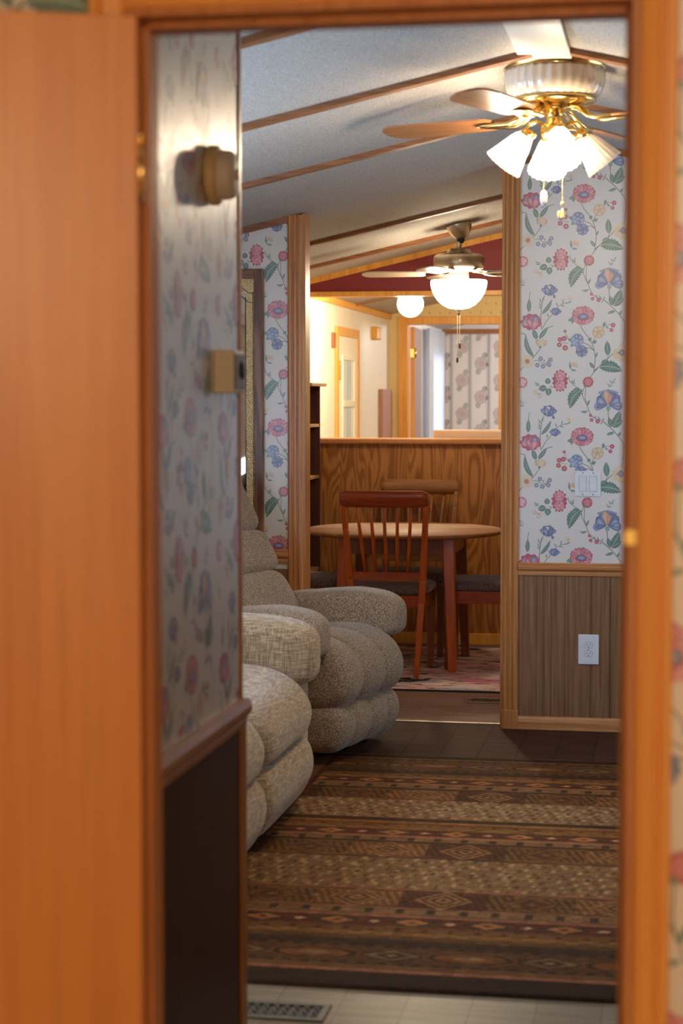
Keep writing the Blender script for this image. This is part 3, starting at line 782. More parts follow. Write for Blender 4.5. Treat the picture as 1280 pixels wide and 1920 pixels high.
# ---- near door: leaf swung open towards the camera, hinged on the left jamb
dl = MB().box(-0.712, -0.002, -0.034, 0.0, 0.012, 2.022)
door = thing('door_1', 'open orange oak door in the left foreground', 'door', (-0.7435, 2.574, 0), math.radians(24))
door['kind'] = 'structure'
obj('panel', dl, M['door'], door, 0.002)
for z in (0.25, 1.815):
    mb = MB().tube([(0.006, -0.002, z - .045), (0.006, -0.002, z + .045)], 0.0065, 12)
    mb.tube([(0.006, -0.002, z + .045), (0.006, -0.002, z + .053)], [0.008, 0.004], 12)
    for k in (-.027, 0, .027): mb.tube([(0.006, -0.002, z + k - .001), (0.006, -0.002, z + k + .001)], 0.0072, 12)
    mb.box(-0.03, 0.0065, -0.0022, 0.0006, z - .043, z + .043)
    obj('hinge', mb, M['brass'], door)
mb = MB().lathe([(0.001, 0), (0.026, 0.0), (0.028, 0.004), (0.012, 0.012), (0.010, 0.03), (0.022, 0.04), (0.027, 0.052), (0.022, 0.064), (0.001, 0.068)], (0, 0, 0), 24)
obj('knob', mb, M['brass'], door, rot=(PI / 2, 0, 0), loc=(-0.65, -0.034, 0.92))

# ---- windows (out of the frame; they let the daylight in)
def window(num, x, y0, y1, z0, z1, label, sgn):
    mb = MB(); t = .05
    xa, xb = (x - .09, x - .05) if sgn < 0 else (x + .05, x + .09)
    mb.box(xa, xb, y0, y0 + t, z0, z1).box(xa, xb, y1 - t, y1, z0, z1).box(xa, xb, y0 + t, y1 - t, z0, z0 + t).box(xa, xb, y0 + t, y1 - t, z1 - t, z1).box(xa, xb, (y0 + y1) / 2 - .02, (y0 + y1) / 2 + .02, z0 + t, z1 - t)
    w = struct(num, mb, M['white_plastic'], label)
    cs = MB(); xi0, xi1 = (x, x + .014) if sgn < 0 else (x - .014, x)
    cs.box(xi0, xi1, y0 - .06, y0, z0 - .06, z1 + .06).box(xi0, xi1, y1, y1 + .06, z0 - .06, z1 + .06).box(xi0, xi1, y0, y1, z1, z1 + .06).box(xi0, xi1, y0, y1, z0 - .06, z0)
    struct('casing', cs, M['oak_v'], None, 0.002, w)
    return w
window('window_1', XL, *WL, 'living room window above the sofa', -1)
window('window_4', XL, *WL2, 'wide living room window above the near end of the sofa', -1)
w1 = [o_ for o_ in bpy.data.objects if o_.name == 'window_1'][0]
struct('roller_shade', MB().box(XL - .030, XL - .026, WL[0], WL[1], 1.17, WL[3]), plain('beige_shade_cloth', S(196, 172, 140), .8), None, 0, w1)
window('window_2', XR, *WR, 'living room window on the right wall', 1)

# ------------------------------------------------------------------ small fixtures
# smoke alarm
t = thing('smoke_alarm', 'round yellowed smoke alarm on the hall wall above the thermostat', 'smoke alarm', (HX + .001, 3.985, 1.975))
R90 = (0, PI / 2, 0)
obj('base', MB().lathe([(0.061, 0), (0.064, 0.006), (0.064, 0.02), (0.058, 0.026), (0.052, 0.027)], n=48), M['tan_plastic'], t, rot=R90)
obj('cover', MB().lathe([(0.051, 0.024), (0.053, 0.03), (0.052, 0.05), (0.045, 0.058), (0.025, 0.062), (0.004, 0.063)], n=48), M['beige_plastic'], t, rot=R90)
obj('test_button', MB().lathe([(0.012, 0.060), (0.012, 0.0655), (0.008, 0.067), (0.001, 0.067)], n=24), M['tan_plastic'], t, rot=R90)
# thermostat
t = thing('thermostat', 'boxy beige thermostat mounted near the end of the hall wall', 'thermostat', (HX, 4.08, 1.556))
obj('case', MB().box(0, 0.045, -0.055, 0.055, -0.047, 0.047), M['beige_plastic'], t, 0.004)
obj('face', MB().box(0.0445, 0.0475, -0.047, 0.047, -0.038, 0.038), M['grey_face'], t, 0.001)
obj('dial', MB().lathe([(0.019, 0), (0.019, 0.004), (0.015, 0.006), (0.001, 0.006)], n=28), M['slot'], t, rot=R90, loc=(0.047, 0.012, 0.004))
# light switch and outlet
t = thing('light_switch', 'white double rocker light switch on the floral wall', 'light switch', (-0.3795, Y_DIV - .0008, 1.114))
obj('plate', MB().box(-.0575, .0575, -.006, 0, -.057, .057), M['white_plastic'], t, 0.0025, 3)
for sx in (-1, 1):
    fr = obj('rocker', MB().prism([(-.0062, -.033), (-.0095, -.033), (-.0065, 0), (-.0095, .033), (-.0062, .033)] if sx > 0 else [(-.0062, -.033), (-.006, -.033), (-.0075, 0), (-.0115, .033), (-.0062, .033)], 'x', sx * .023 - .0155, sx * .023 + .0155), M['white_plastic'], t, 0.0008)
    gap = MB().box(sx * .023 - .0172, sx * .023 - .0158, -.0064, -.005, -.0345, .0345).box(sx * .023 + .0158, sx * .023 + .0172, -.0064, -.005, -.0345, .0345).box(sx * .023 - .0172, sx * .023 + .0172, -.0064, -.005, .0335, .0349).box(sx * .023 - .0172, sx * .023 + .0172, -.0064, -.005, -.0349, -.0335)
    obj('rocker_gap', gap, plain('switch_gap', S(150, 150, 156), 0.6), t)
    for z in (-.048, .048):
        obj('screw', MB().lathe([(0.0026, 0), (0.0026, 0.0012), (0.0005, 0.0018)], n=12), M['pewter'], t, rot=(PI / 2, 0, 0), loc=(sx * .023, -.006, z))
t = thing('wall_outlet', 'white duplex outlet low on the brown wainscot', 'outlet', (-0.371, Y_DIV - .0068, 0.369))
obj('plate', MB().box(-.046, .046, -.006, 0, -.0675, .0675), M['white_plastic'], t, 0.003, 3)
for sz in (-1, 1):
    z = sz * .0195
    e = MB()
    ring = [(.0172 * math.cos(a), z + max(-.0135, min(.0135, .0172 * math.sin(a)))) for a in np.linspace(0, 2 * PI, 33)[:-1]]
    e.prism(ring, 'y', -.0082, -.005)
    r = obj('receptacle', e, M['white_plastic'], t, 0.0006)
    rim = MB(); rr = [(.0182 * math.cos(a), z + max(-.0145, min(.0145, .0182 * math.sin(a)))) for a in np.linspace(0, 2 * PI, 33)[:-1]]
    rim.prism(rr, 'y', -.0063, -.005)
    obj('receptacle_gap', rim, M['slot'], t)
    sl = MB().box(-.0074, -.0054, -.0086, -.007, z - .001, z + .0075).box(.0054, .0074, -.0086, -.007, z - .0002, z + .007)
    sl.lathe([(0.0024, 0), (0.0024, 0.0015)], (0, 0, 0), 12)
    for i in range(len(sl.v) - 24, len(sl.v)):
        vx, vy, vz = sl.v[i]; sl.v[i] = (vx, -.0086 + vz, z - .0075 + vy)
    obj('slots', sl, M['slot'], t)
obj('screw', MB().lathe([(0.0024, 0), (0.0024, 0.0012), (0.0005, 0.0016)], n=12), M['pewter'], t, rot=(PI / 2, 0, 0), loc=(0, -.006, 0))

# ---- framed leaded mirror on the left papered wall
t = thing('wall_mirror', 'tall oak framed leaded mirror hanging behind the recliner', 'mirror', (-2.08, Y_DIV - .002, 0))
mx0, mx1, mz0, mz1, fw = -.221, .221, .83, 2.086, .043
for xa in (mx0, mx1 - fw): obj('frame_stile', MB().box(xa, xa + fw, -.024, 0, mz0, mz1), M['mirror_frame'], t, 0.004)
mr_ = wood('mirror_rail_oak', S(104, 66, 46), S(150, 104, 76), 'x', 0.35, 80, 4, pores=0.3)
for za in (mz0, mz1 - fw): obj('frame_rail', MB().box(mx0 + fw, mx1 - fw, -.022, 0, za, za + fw), mr_, t, 0.004)
def mirror_mat(name, col, rough, bumpy):
    m, nt, b, out = newmat(name)
    n = N(nt, 'ShaderNodeTexVoronoi'); n.inputs['Scale'].default_value = 170
    nt.links.new(coords(nt, (1, 1, 1)), n.inputs['Vector'])
    nt.links.new(ramp(nt, n.outputs[0], [(0.0, tuple(c * .75 for c in col[:3]) + (1,)), (0.7, col)]), b.inputs['Base Color'])
    b.inputs['Metallic'].default_value = 1.0; b.inputs['Roughness'].default_value = rough
    if bumpy: bump(nt, b, n.outputs[0], bumpy, 0.003)
    return m
gx0, gx1, gz0, gz1 = mx0 + fw, mx1 - fw, mz0 + fw, mz1 - fw
obj('mirror_pane', MB().box(gx0, gx1, -.006, -.001, gz0, gz1), mirror_mat('mirror_glass', S(226, 218, 206), 0.03, 0), t)
bw = .042
obj('textured_border', MB().box(gx1 - bw, gx1, -.009, -.005, gz0, gz1).box(gx0, gx0 + bw, -.009, -.005, gz0, gz1).box(gx0 + bw, gx1 - bw, -.009, -.005, gz1 - .06, gz1), mirror_mat('hammered_gold_glass', S(250, 228, 182), 0.5, 1.0), t, label='hammered golden glass border')
cm = MB()
for x in (gx1 - bw, gx0 + bw): cm.tube([(x, -.0095, gz0), (x, -.0095, gz1 - .085)], 0.0022, 6)
for x in (gx1 - .007, gx0 + .007): cm.tube([(x, -.0095, gz0), (x, -.0095, gz1 - .06)], 0.0012, 6)
for sg in (1, -1):
    for dz in (0, -.042):
        cm.tube([(sg * v, -.0095, gz1 - .068 + dz + h) for v, h in ((gx1 - .007, 0), (gx1 - .025, .002), (gx1 - .045, .015), (gx1 - .065, .034), (gx1 - .10, .044), (.03, .047), (0, .048))], 0.0018, 6)
obj('lead_came', cm, M['lead'], t)
for zc, rz_ in ((1.83, .16), (1.37, .08), (1.13, .11)):
    ov = MB().tube([(0.085 * math.cos(a), -.011, zc + rz_ * math.sin(a)) for a in np.linspace(0, 2 * PI, 40)], 0.006, 8)
    ov.tube([(0.07 * math.cos(a), -.011, zc + (rz_ - .015) * math.sin(a)) for a in np.linspace(0, 2 * PI, 40)], 0.003, 8)
    obj('oval_bevel', ov, M['lead'], t)

# ------------------------------------------------------------------ upholstered seats
def loft(mb, prof, ctr, y0, y1, lobes, depth, nv=61, npf=44, endp=8, cap=0.0, power=0.5):
    """sweep a closed x-z profile along y, scaled about ctr; lobes = tufted channels, rounded ends"""
    P = spline(prof, npf)
    def f(u, v):
        # denser samples near both ends
        t = -1 + 2 * v
        t = math.copysign(1 - (1 - abs(t)) ** 1.5, t) if abs(t) < 1 else t
        p = P[int(round(u * npf)) % npf]
        g = abs(math.sin(lobes * PI * (t + 1) / 2)) ** power if lobes > 1 else (1 - abs(t) ** 6) ** 0.5
        s = (1 - depth + depth * g) * (1 - abs(t) ** endp) ** 0.35
        dx = p[0] - ctr[0]
        return (ctr[0] + dx * s, (y0 + y1) / 2 + (y1 - y0) / 2 * t, ctr[1] + (p[1] - ctr[1]) * s)
    mb.grid(f, npf, nv, closed_u=True)
    return mb

rec = thing('recliner', 'grey heathered tufted recliner standing in the corner by the oak post', 'recliner', (-1.285, 7.76, 0.0125), math.radians(-14))
mb = MB(); pillow(mb, (-.46, 0, .17), (.36, .40, .125), (0.25, 0.25)); obj('base', mb, M['heather'], rec)
for sg in (-1, 1):
    mb = MB(); pillow(mb, (-.455, sg * .415, .27), (.385, .088, .235), (0.28, 0.22))
    a = obj('arm', mb, M['heather'], rec)
    def bend(x, y, z, sg=sg):
        # overstuffed: puffed middle, front end drooping over the arm panel, pulled-in gathers
        k = 1 + 0.12 * math.cos(x * 1.3)
        droop = -0.55 * max(0, x - 0.78) ** 1.2 - 0.42 * max(0, .45 - x)
        crease = 0.03 * math.exp(-((x + 0.05) / 0.03) ** 2) + 0.02 * math.sin(34 * x) * max(0, x - .6) * (1 if z < .5 else .3)
        return (x, y * k * (1 - crease), z * k * (1 - crease) + droop)
    mb = MB(); pillow(mb, (-.385, sg * .405, .540), (.415, .118, .103), (0.55, 0.5), 90, 40, bend)
    obj('arm_pad', mb, M['heather'], a)
seatp = [(x + .035, z) for x, z in [(-.62, .28), (-.62, .43), (-.42, .485), (-.24, .515), (-.10, .505), (.00, .455), (.05, .375), (.045, .29), (-.01, .232), (-.12, .215), (-.36, .22)]]
mb = MB(); loft(mb, seatp, (-.285, .36), -.352, .352, 3, 0.105, 151, 64, 14, power=0.3); obj('seat_cushion', mb, M['heather'], rec)
footp = [(x + .035, z) for x, z in [(-.32, .24), (-.08, .248), (.00, .232), (.032, .17), (.02, .10), (-.02, .052), (-.10, .04), (-.32, .06)]]
mb = MB(); loft(mb, footp, (-.165, .15), -.342, .342, 4, 0.075, 151, 48, 14, power=0.35); obj('footrest', mb, M['heather'], rec)
d = np.array([-.474, 0, .880]); nrm = np.array([.880, 0, .474]); p0 = np.array([-.445, 0, .67])
def tier(mb, s0, s1, hw, th, bulge=1.0):
    c = p0 + d * (s0 + s1) / 2 - nrm * th * 0.98
    hl = (s1 - s0) / 2 * 1.09
    def sgp(v, p): return math.copysign(abs(v) ** p, v)
    def f(u, v):
        a = 2 * PI * u; b = -PI / 2 + PI * v
        l = sgp(math.cos(b), .4) * sgp(math.cos(a), .34); t_ = sgp(math.cos(b), .5) * sgp(math.sin(a), .5) * (1 - .10 * abs(math.cos(a)) ** 6); w_ = sgp(math.sin(b), .42)
        q = c + d * hl * l + nrm * th * t_
        return (q[0], hw * w_, q[2])
    mb.grid(f, 48, 36, closed_u=True)
    return mb
mb = MB(); c = p0 + d * .10 - nrm * .16
def bk(u, v):
    a = 2 * PI * u; b = -PI / 2 + PI * v
    sgp = lambda v, p: math.copysign(abs(v) ** p, v)
    q = c + d * .42 * sgp(math.cos(b), .4) * sgp(math.cos(a), .5) + nrm * .09 * sgp(math.cos(b), .4) * sgp(math.sin(a), .5)
    return (q[0], .35 * sgp(math.sin(b), .4), q[2])
mb.grid(bk, 40, 30, closed_u=True)
bo = obj('backrest', mb, M['heather'], rec)
for s0, s1, hw in ((-.28, .09, .325), (.09, .285, .335), (.285, .55, .335)):
    mb = MB(); tier(mb, s0, s1, hw, .12); obj('back_cushion', mb, M['heather'], bo)
for x in (-.12, -.7):
    for y in (-.3, .3):
        zb = -.0005 if (x > -.3 and y < 0) else -.0125
        obj('glide_foot', MB().lathe([(.022, zb), (.026, .01), (.02, .03), (.016, .06)], (x, y, 0), 16), M['pewter'], rec)

sofa = thing('sofa', 'beige tweed reclining sofa along the left wall', 'sofa', (-1.8, 6.0, 0.011))
ox, oy = 1.8, -6.0
XO = -.01
sp = [(-2.0, .30), (-2.0, .47), (-1.8, .50), (-1.6, .526), (-1.43, .512), (-1.33, .465), (-1.272, .39), (-1.27, .32), (-1.31, .277), (-1.5, .265)]
fp = [(-1.6, .255), (-1.34, .266), (-1.282, .245), (-1.262, .17), (-1.28, .10), (-1.325, .042), (-1.42, .028), (-1.6, .05)]
def off(pr): return [(x + ox + XO, z) for x, z in pr]
mb = MB(); pillow(mb, (-.22, -.03, .16), (.30, .98, .12), (.2, .2)); obj('base', mb, M['tweed'], sofa)
for a, b in ((5.945, 6.745), (5.145, 5.945)):
    mb = MB(); loft(mb, off(sp), (-1.62 + ox + XO, .38), a + oy, b + oy, 1, 0.10, 61, 56, 22); c = obj('seat_cushion', mb, M['tweed'], sofa)
    mb = MB(); loft(mb, off(fp), (-1.45 + ox + XO, .15), a + oy, b + oy, 1, 0.10, 61, 48, 22); obj('footrest', mb, M['tweed'], c)
    pp = spline([p for p in off(sp)], 60); 
for y0, y1 in ((6.75, 7.01), (4.88, 5.14)):
    yc = (y0 + y1) / 2 + oy; hw = (y1 - y0) / 2
    mb = MB(); pillow(mb, (-.01 + XO + .0, yc, .27), (.47, hw * .82, .235), (.2, .2)); a = obj('arm', mb, M['tweed'], sofa)
    def bend2(x, y, z):
        k = 1 + .04 * math.cos(2 * x)
        cr = .012 * math.sin(60 * x + 4 * z) * max(0, x - .72) * 3
        return (x, y * k * (1 - cr), z * k * (1 - cr) - .35 * max(0, x - .75) ** 1.3)
    mb = MB(); pillow(mb, (.0 + XO, yc, .538), (.515, hw, .138), (.5, .45), 90, 40, bend2); obj('arm_pad', mb, M['tweed'], a)
mb = MB()
for a, b in ((5.945, 6.745), (5.145, 5.945)):
    mb = MB(); pillow(mb, (-.32, (a + b) / 2 + oy, .72), (.15, .39, .27), (.4, .4), 48, 30, lambda x, y, z: (x - .35 * z, y, z)); obj('back_cushion', mb, M['tweed'], sofa)
obj('sofa_back', MB().box(-.52, -.42, -.98, .88, .05, .86), M['tweed'], sofa, .03, 3)

# ------------------------------------------------------------------ rugs
def big_rug():
    x0, x1, y0, y1 = -1.57, .57, 4.655, 7.745
    st = .006
    nx, ny = int((x1 - x0) / st), int((y1 - y0) / st)
    X, Y = np.meshgrid(np.linspace(x0, x1, nx), np.linspace(y0, y1, ny))
    Lc = lambda r, g, b: np.array(S(r, g, b)[:3])
    col = np.zeros(X.shape + (3,)); col[:] = Lc(122, 88, 56)
    R = np.random.RandomState(3)
    def tri(v, p): return np.abs(((v / p) % 1) - .5) * 2          # 0..1 zigzag
    dk, rd, gd, tn, pk, gn, ch = Lc(44, 32, 26), Lc(104, 48, 36), Lc(164, 122, 66), Lc(146, 116, 82), Lc(184, 124, 94), Lc(62, 66, 50), Lc(166, 138, 102)
    def band(a, b, base):
        m = (Y >= a) & (Y < b); col[m] = base; return m, (Y - a) / (b - a)
    def put(m, cond, c): col[m & cond] = c
    def floral(a, b, base, dark, light, p):
        m, v = band(a, b, base)
        u = (X - x0) / p
        ph = 2 * PI * u
        w = np.sin(3 * ph + 2 * np.sin(9 * v)) * np.cos(17 * v) + np.sin(5.7 * ph + 13 * v) * .7 + np.sin(ph * 8.3 - 21 * v) * .5
        put(m, w > .95, light); put(m, w < -1.05, dark)
        dd = np.abs(((u) % 1) - .5) * 2 * p + np.abs(v - .5) * (b - a) * .9
        put(m, dd < .02, dark); put(m, (dd > .028) & (dd < .040), light)
        d2 = np.abs(((u + .5) % 1) - .5) * 2 * p + np.abs(v - .5) * (b - a) * .9
        put(m, d2 < .016, gn); put(m, (d2 > .05) & (d2 < .058), dark)
    def hatch(a, b):
        m, v = band(a, b, Lc(118, 80, 44))
        q = (X - x0) / .26; u = q % 1; cell = np.floor(q) % 3
        put(m, cell == 0, Lc(92, 50, 30)); put(m, cell == 1, Lc(128, 94, 52))
        dia = np.abs(u - .5) * .26 * .75 + np.abs(v - .5) * (b - a) * .62
        for r_ in (.012, .034, .056): put(m, (dia > r_) & (dia < r_ + .009), np.where((cell == 1)[..., None], Lc(96, 56, 34), Lc(176, 138, 92))[m & (dia > r_) & (dia < r_ + .009)])
        put(m, (dia > .022) & (dia < .030), dk)
        st_ = (np.abs(((X - x0 + v * .06) / .026) % 1 - .5) < .2) & (dia > .068) & (np.abs(v - .5) < .40)
        put(m, st_, np.where((cell == 2)[..., None], Lc(168, 128, 80), dk * 1.4)[m & st_])
    def dots(a, b):
        m, v = band(a, b, tn)
        u = np.abs(((X + 1.143) / .093 + .5) % 1 - .5) * .093
        put(m, (u < .012) & (np.abs(v - .5) < .3), gn * .55)
        put(m, v < .1, dk); put(m, v > .92, pk)
    def diam(a, b):
        m, v = band(a, b, Lc(92, 48, 34))
        h = b - a
        u = np.abs(((X + 1.152) / .216 + .5) % 1 - .5) * .216; w = np.abs(v - .5) * h
        put(m, u * .7 + w < .052, gn * .8); put(m, u * .7 + w < .036, Lc(196, 134, 84)); put(m, u * .7 + w < .012, rd)
        u2 = np.abs(((X + 1.044) / .216 + .5) % 1 - .5) * .216
        put(m, u2 * .8 + w < .030, rd * .8); put(m, u2 * .8 + w < .016, Lc(214, 176, 140))
    def vees(a, b):
        m, v = band(a, b, Lc(134, 100, 54))
        u = np.abs(((X) / .075 + .5) % 1 - .5) * .075; h = b - a
        put(m, (u + np.abs(v - .62) * h * .9 < .014), rd * .7)
        z = tri(X, .075) * .5
        put(m, (np.abs(v - .12 - z * .5) < .09), gd)
        put(m, (np.abs(v - .86) < .06), rd)
    def line(a, b, c): band(a, b, c)
    def medal(a, b):
        m, v = band(a, b, Lc(96, 68, 42)); h = b - a
        u = (((X - x0) / .42) % 1 - .5) * .42; w = (v - .5) * h
        e = (u / .13) ** 2 + (w / .055) ** 2
        put(m, e < 1, Lc(136, 88, 46)); put(m, (e < .8) & (e > .55), dk); put(m, e < .1, ch)
        u2 = np.abs((((X - x0) / .42 + .5) % 1 - .5) * .42)
        q = u2 * .6 + np.abs(w)
        put(m, q < .055, dk); put(m, (q < .047) & (q > .03), ch * .8); put(m, q < .012, ch)
        put(m, (np.abs(v - .93) < .05) & (tri(X, .05) > .5), dk); put(m, (np.abs(v - .07) < .05) & (tri(X, .05) > .5), dk)
    medal(4.84, 5.02); line(5.02, 5.075, dk * 1.3); line(5.075, 5.11, Lc(110, 80, 44)); vees(5.11, 5.205); diam(5.205, 5.30); line(5.30, 5.325, pk)
    dots(5.325, 5.405); hatch(5.405, 5.60); line(5.60, 5.62, pk * .8); floral(5.62, 6.0, Lc(146, 118, 82), Lc(104, 70, 46), Lc(192, 166, 126), .24)
    line(6.0, 6.012, dk); hatch(6.012, 6.21); line(6.21, 6.225, dk); dots(6.225, 6.295); line(6.295, 6.31, pk); diam(6.31, 6.40); vees(6.40, 6.50)
    line(6.50, 6.525, gd); line(6.525, 6.575, dk * 1.2); line(6.575, 6.59, gd)
    floral(6.59, 6.88, Lc(158, 134, 104), Lc(108, 76, 56), Lc(206, 182, 146), .22); hatch(6.88, 7.07); line(7.07, 7.085, dk); dots(7.085, 7.17)
    line(7.17, 7.185, pk); diam(7.185, 7.275); vees(7.275, 7.37); line(7.37, 7.42, dk * 1.2); medal(7.42, 7.66)
    side = (X < x0 + .20) | (X > x1 - .20)
    bx = np.minimum(X - x0, x1 - X)
    m = side & (bx > .07); col[m] = Lc(120, 86, 52); col[m & (tri(Y, .12) * .1 + bx < .14)] = rd
    col[(bx > .185) & (bx < .21)] = rd * .7
    blk_ = (bx < .07) | (Y < y0 + .125) | (Y > y1 - .06)
    col[(Y > y0 + .125) & (Y < y0 + .145) & (bx > .07)] = pk
    col[blk_] = Lc(15, 13, 13)
    nz = R.normal(1, .13, X.shape)
    row = np.repeat(R.normal(1, .10, (Y.shape[0], 1)), X.shape[1], 1)
    cellx = R.normal(1, .13, (Y.shape[0] // 3 + 1, X.shape[1] // 5 + 1)); cellx = np.kron(cellx, np.ones((3, 5)))[:Y.shape[0], :X.shape[1]]
    g_ = np.array(S(112, 86, 60)[:3]); col = g_ + (col - g_) * .72
    col = np.clip(col * (nz * row * cellx)[..., None] * np.array([.86, .67, .50]), 0, 1)
    Z = np.full(X.shape, .010) + R.normal(0, .0003, X.shape).clip(-.001, .001)
    edge = np.minimum(np.minimum(X - x0, x1 - X), np.minimum(Y - y0, y1 - Y)); Z[edge < .001] = 0.0005
    V = np.stack([X, Y, Z], -1).reshape(-1, 3)
    idx = np.arange(nx * ny).reshape(ny, nx)
    F = np.stack([idx[:-1, :-1], idx[:-1, 1:], idx[1:, 1:], idx[1:, :-1]], -1).reshape(-1, 4)
    me = bpy.data.meshes.new('area_rug')
    me.vertices.add(len(V)); me.vertices.foreach_set('co', V.astype(np.float32).ravel())
    me.loops.add(F.size); me.loops.foreach_set('vertex_index', F.astype(np.int32).ravel())
    me.polygons.add(len(F)); me.polygons.foreach_set('loop_start', (np.arange(len(F)) * 4).astype(np.int32))
    me.update(calc_edges=True)
    ca = me.color_attributes.new('print', 'FLOAT_COLOR', 'POINT')
    rgba = np.ones((len(V), 4), np.float32); rgba[:, :3] = col.reshape(-1, 3); ca.data.foreach_set('color', rgba.ravel())
    m_, nt, b, out = newmat('woven_rug')
    a = N(nt, 'ShaderNodeVertexColor', layer_name='print')
    n = N(nt, 'ShaderNodeTexNoise'); n.inputs['Scale'].default_value = 300; n.inputs['Detail'].default_value = 3
    nt.links.new(coords(nt, (1, 1.6, 1)), n.inputs['Vector'])
    nt.links.new(mixc(nt, .45, a.outputs[0], ramp(nt, n.outputs[0], [(.3, (.35, .33, .3, 1)), (.7, (1, 1, 1, 1))]), 'MULTIPLY'), b.inputs['Base Color'])
    b.inputs['Roughness'].default_value = .8; b.inputs['Specular IOR Level'].default_value = .08
    b.inputs['Sheen Weight'].default_value = .0
    bump(nt, b, n.outputs[0], .5, .003)
    me.materials.append(m_)
    o = bpy.data.objects.new('area_rug', me); C.objects.link(o)
    setp(o, 'large banded brown rug with a black border on the living room floor', 'rug')
big_rug()

def small_rug():
    m, nt, b, out = newmat('abstract_rug')
    n1 = N(nt, 'ShaderNodeTexNoise'); n1.inputs['Scale'].default_value = 1; n1.inputs['Detail'].default_value = 6; n1.inputs['Distortion'].default_value = 1.6
    nt.links.new(coords(nt, (5, 14, 1)), n1.inputs['Vector'])
    n2 = N(nt, 'ShaderNodeTexNoise'); n2.inputs['Scale'].default_value = 1; n2.inputs['Detail'].default_value = 3
    nt.links.new(coords(nt, (2.2, 3.2, 1)), n2.inputs['Vector'])
    basec = ramp(nt, n2.outputs[0], [(.34, S(204, 116, 140)), (.44, S(222, 178, 180)), (.58, S(228, 208, 202)), (.68, S(176, 170, 186))])
    fac = ramp(nt, n1.outputs[0], [(.40, (1, 1, 1, 1)), (.46, (0, 0, 0, 1))])
    nt.links.new(mixc(nt, fac, basec, S(52, 40, 44)), b.inputs['Base Color'])
    b.inputs['Roughness'].default_value = .95
    o = obj('area_rug', MB().box(-2.05, -.25, 9.54, 11.22, 0, .008), m, label='pink and dark abstract rug under the dining table', cat='rug')
    for ya in (9.528, 11.22): obj('binding', MB().box(-2.058, -.242, ya, ya + .012, 0, .009), M['black'], o)
small_rug()

# ------------------------------------------------------------------ dining set
FZ = .009
t = thing('dining_table', 'round wooden dining table between the chairs', 'table', (-1.49, 10.50, FZ))
obj('tabletop', MB().lathe([(.30, .728), (.535, .730), (.553, .738), (.556, .748), (.55, .756), (.001, .757)], n=96), M['table'], t)
ap = MB()
for y in (-.30, .30): ap.box(-.30, .30, y - .011, y + .011, .635, .729)
for x in (-.30, .30): ap.box(x - .011, x + .011, -.29, .29, .635, .729)
obj('apron', ap, M['cherry_dark'], t, .003)
for sx in (-1, 1):
    for sy in (-1, 1):
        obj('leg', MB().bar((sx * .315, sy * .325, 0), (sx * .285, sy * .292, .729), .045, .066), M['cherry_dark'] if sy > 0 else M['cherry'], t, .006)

def chair(label, loc, rz):
    """faces local +y; posts at y=0"""
    c = thing('dining_chair', label, 'chair', loc, rz, 'spindle back dining chairs')
    cu = MB(); pillow(cu, (0, .235, .462), (.225, .225, .034), (.35, .6), 40, 20); obj('seat', cu, M['seat_fabric'], c)
    a = MB().box(-.19, .19, .02, .04, .365, .435).box(-.20, .20, .405, .425, .365, .435).box(-.205, -.185, .04, .405, .365, .435).box(.185, .205, .04, .405, .365, .435)
    obj('seat_frame', a, M['cherry_x'], c, .003)
    for s in (-1, 1):
        obj('front_leg', MB().bar((s * .185, .415, 0), (s * .19, .41, .432), .032, .044), M['cherry_dark'], c, .004)
        mb = MB(); P = [(s * .165, -.02, 0), (s * .188, .012, .40), (s * .196, .008, .52), (s * .213, -.045, .80), (s * .222, -.075, .93)]
        W = [.026, .034, .036, .030, .026]
        for i in range(len(P) - 1): mb.bar(P[i], P[i + 1], W[i], W[i + 1], .034, .032)
        obj('back_post', mb, M['cherry'], c, .003)
    # curved crest rail
    mb = MB(); n = 17
    vs = []; fs = []
    for i in range(n):
        u = -1 + 2 * i / (n - 1); x = .236 * u
        yb = -.088 - .018 * (1 - u * u)
        edge = .012 * max(0, abs(u) - .9) / .1
        for (dy, z) in ((-.011, .912 + edge), (.011, .912 + edge), (.013, .962), (.006, 1.0 - edge), (-.006, 1.0 - edge), (-.013, .962)):
            vs.append((x, yb + dy - (z - .95) * .25, z))
    for i in range(n - 1):
        for k in range(6): fs.append((i * 6 + k, i * 6 + (k + 1) % 6, (i + 1) * 6 + (k + 1) % 6, (i + 1) * 6 + k))
    fs.append(tuple(range(6))); fs.append(tuple(range((n - 1) * 6, n * 6))[::-1])
    mb.add(vs, fs, True); obj('crest_rail', mb, M['cherry_x'], c)
    mb = MB(); vs = []
    mb.prism([(-.195, -.006), (0, -.014), (.195, -.006), (.195, .014), (0, .006), (-.195, .014)], 'z', .515, .562); obj('lower_rail', mb, M['cherry_x'], c, .003)
    for k in range(5):
        u = (k - 2) / 2.0
        mb = MB().tube([(u * .112, -.003, .555), (u * .125, -.028, .68), (u * .135, -.062, .80), (u * .145, -.095, .918)], [.0085, .0105, .009, .007], 10); obj('spindle', mb, M['cherry'], c)
    return c
c0 = chair('dining chair with its back to the view, nearest the recliner', (-1.505, 9.945, FZ), 0)
cb = dup(c0, (-1.50, 11.17, FZ), PI, 'dining chair against the half wall, its different lighting painted in as golden brown')
for ch in cb.children:  # same chair wood, recoloured to put its different lighting into the tone
    if ch.name.split('.')[0] in ('crest_rail', 'back_post', 'spindle', 'lower_rail'):
        ch.material_slots[0].link = 'OBJECT'; ch.material_slots[0].material = M['table']
dup(c0, (-.80, 10.46, FZ), PI / 2, 'dining chair on the right side of the table, cut by the oak post')
dup(c0, (-2.225, 10.50, FZ), -PI / 2, 'dining chair on the left of the table, seat showing beside the left post')

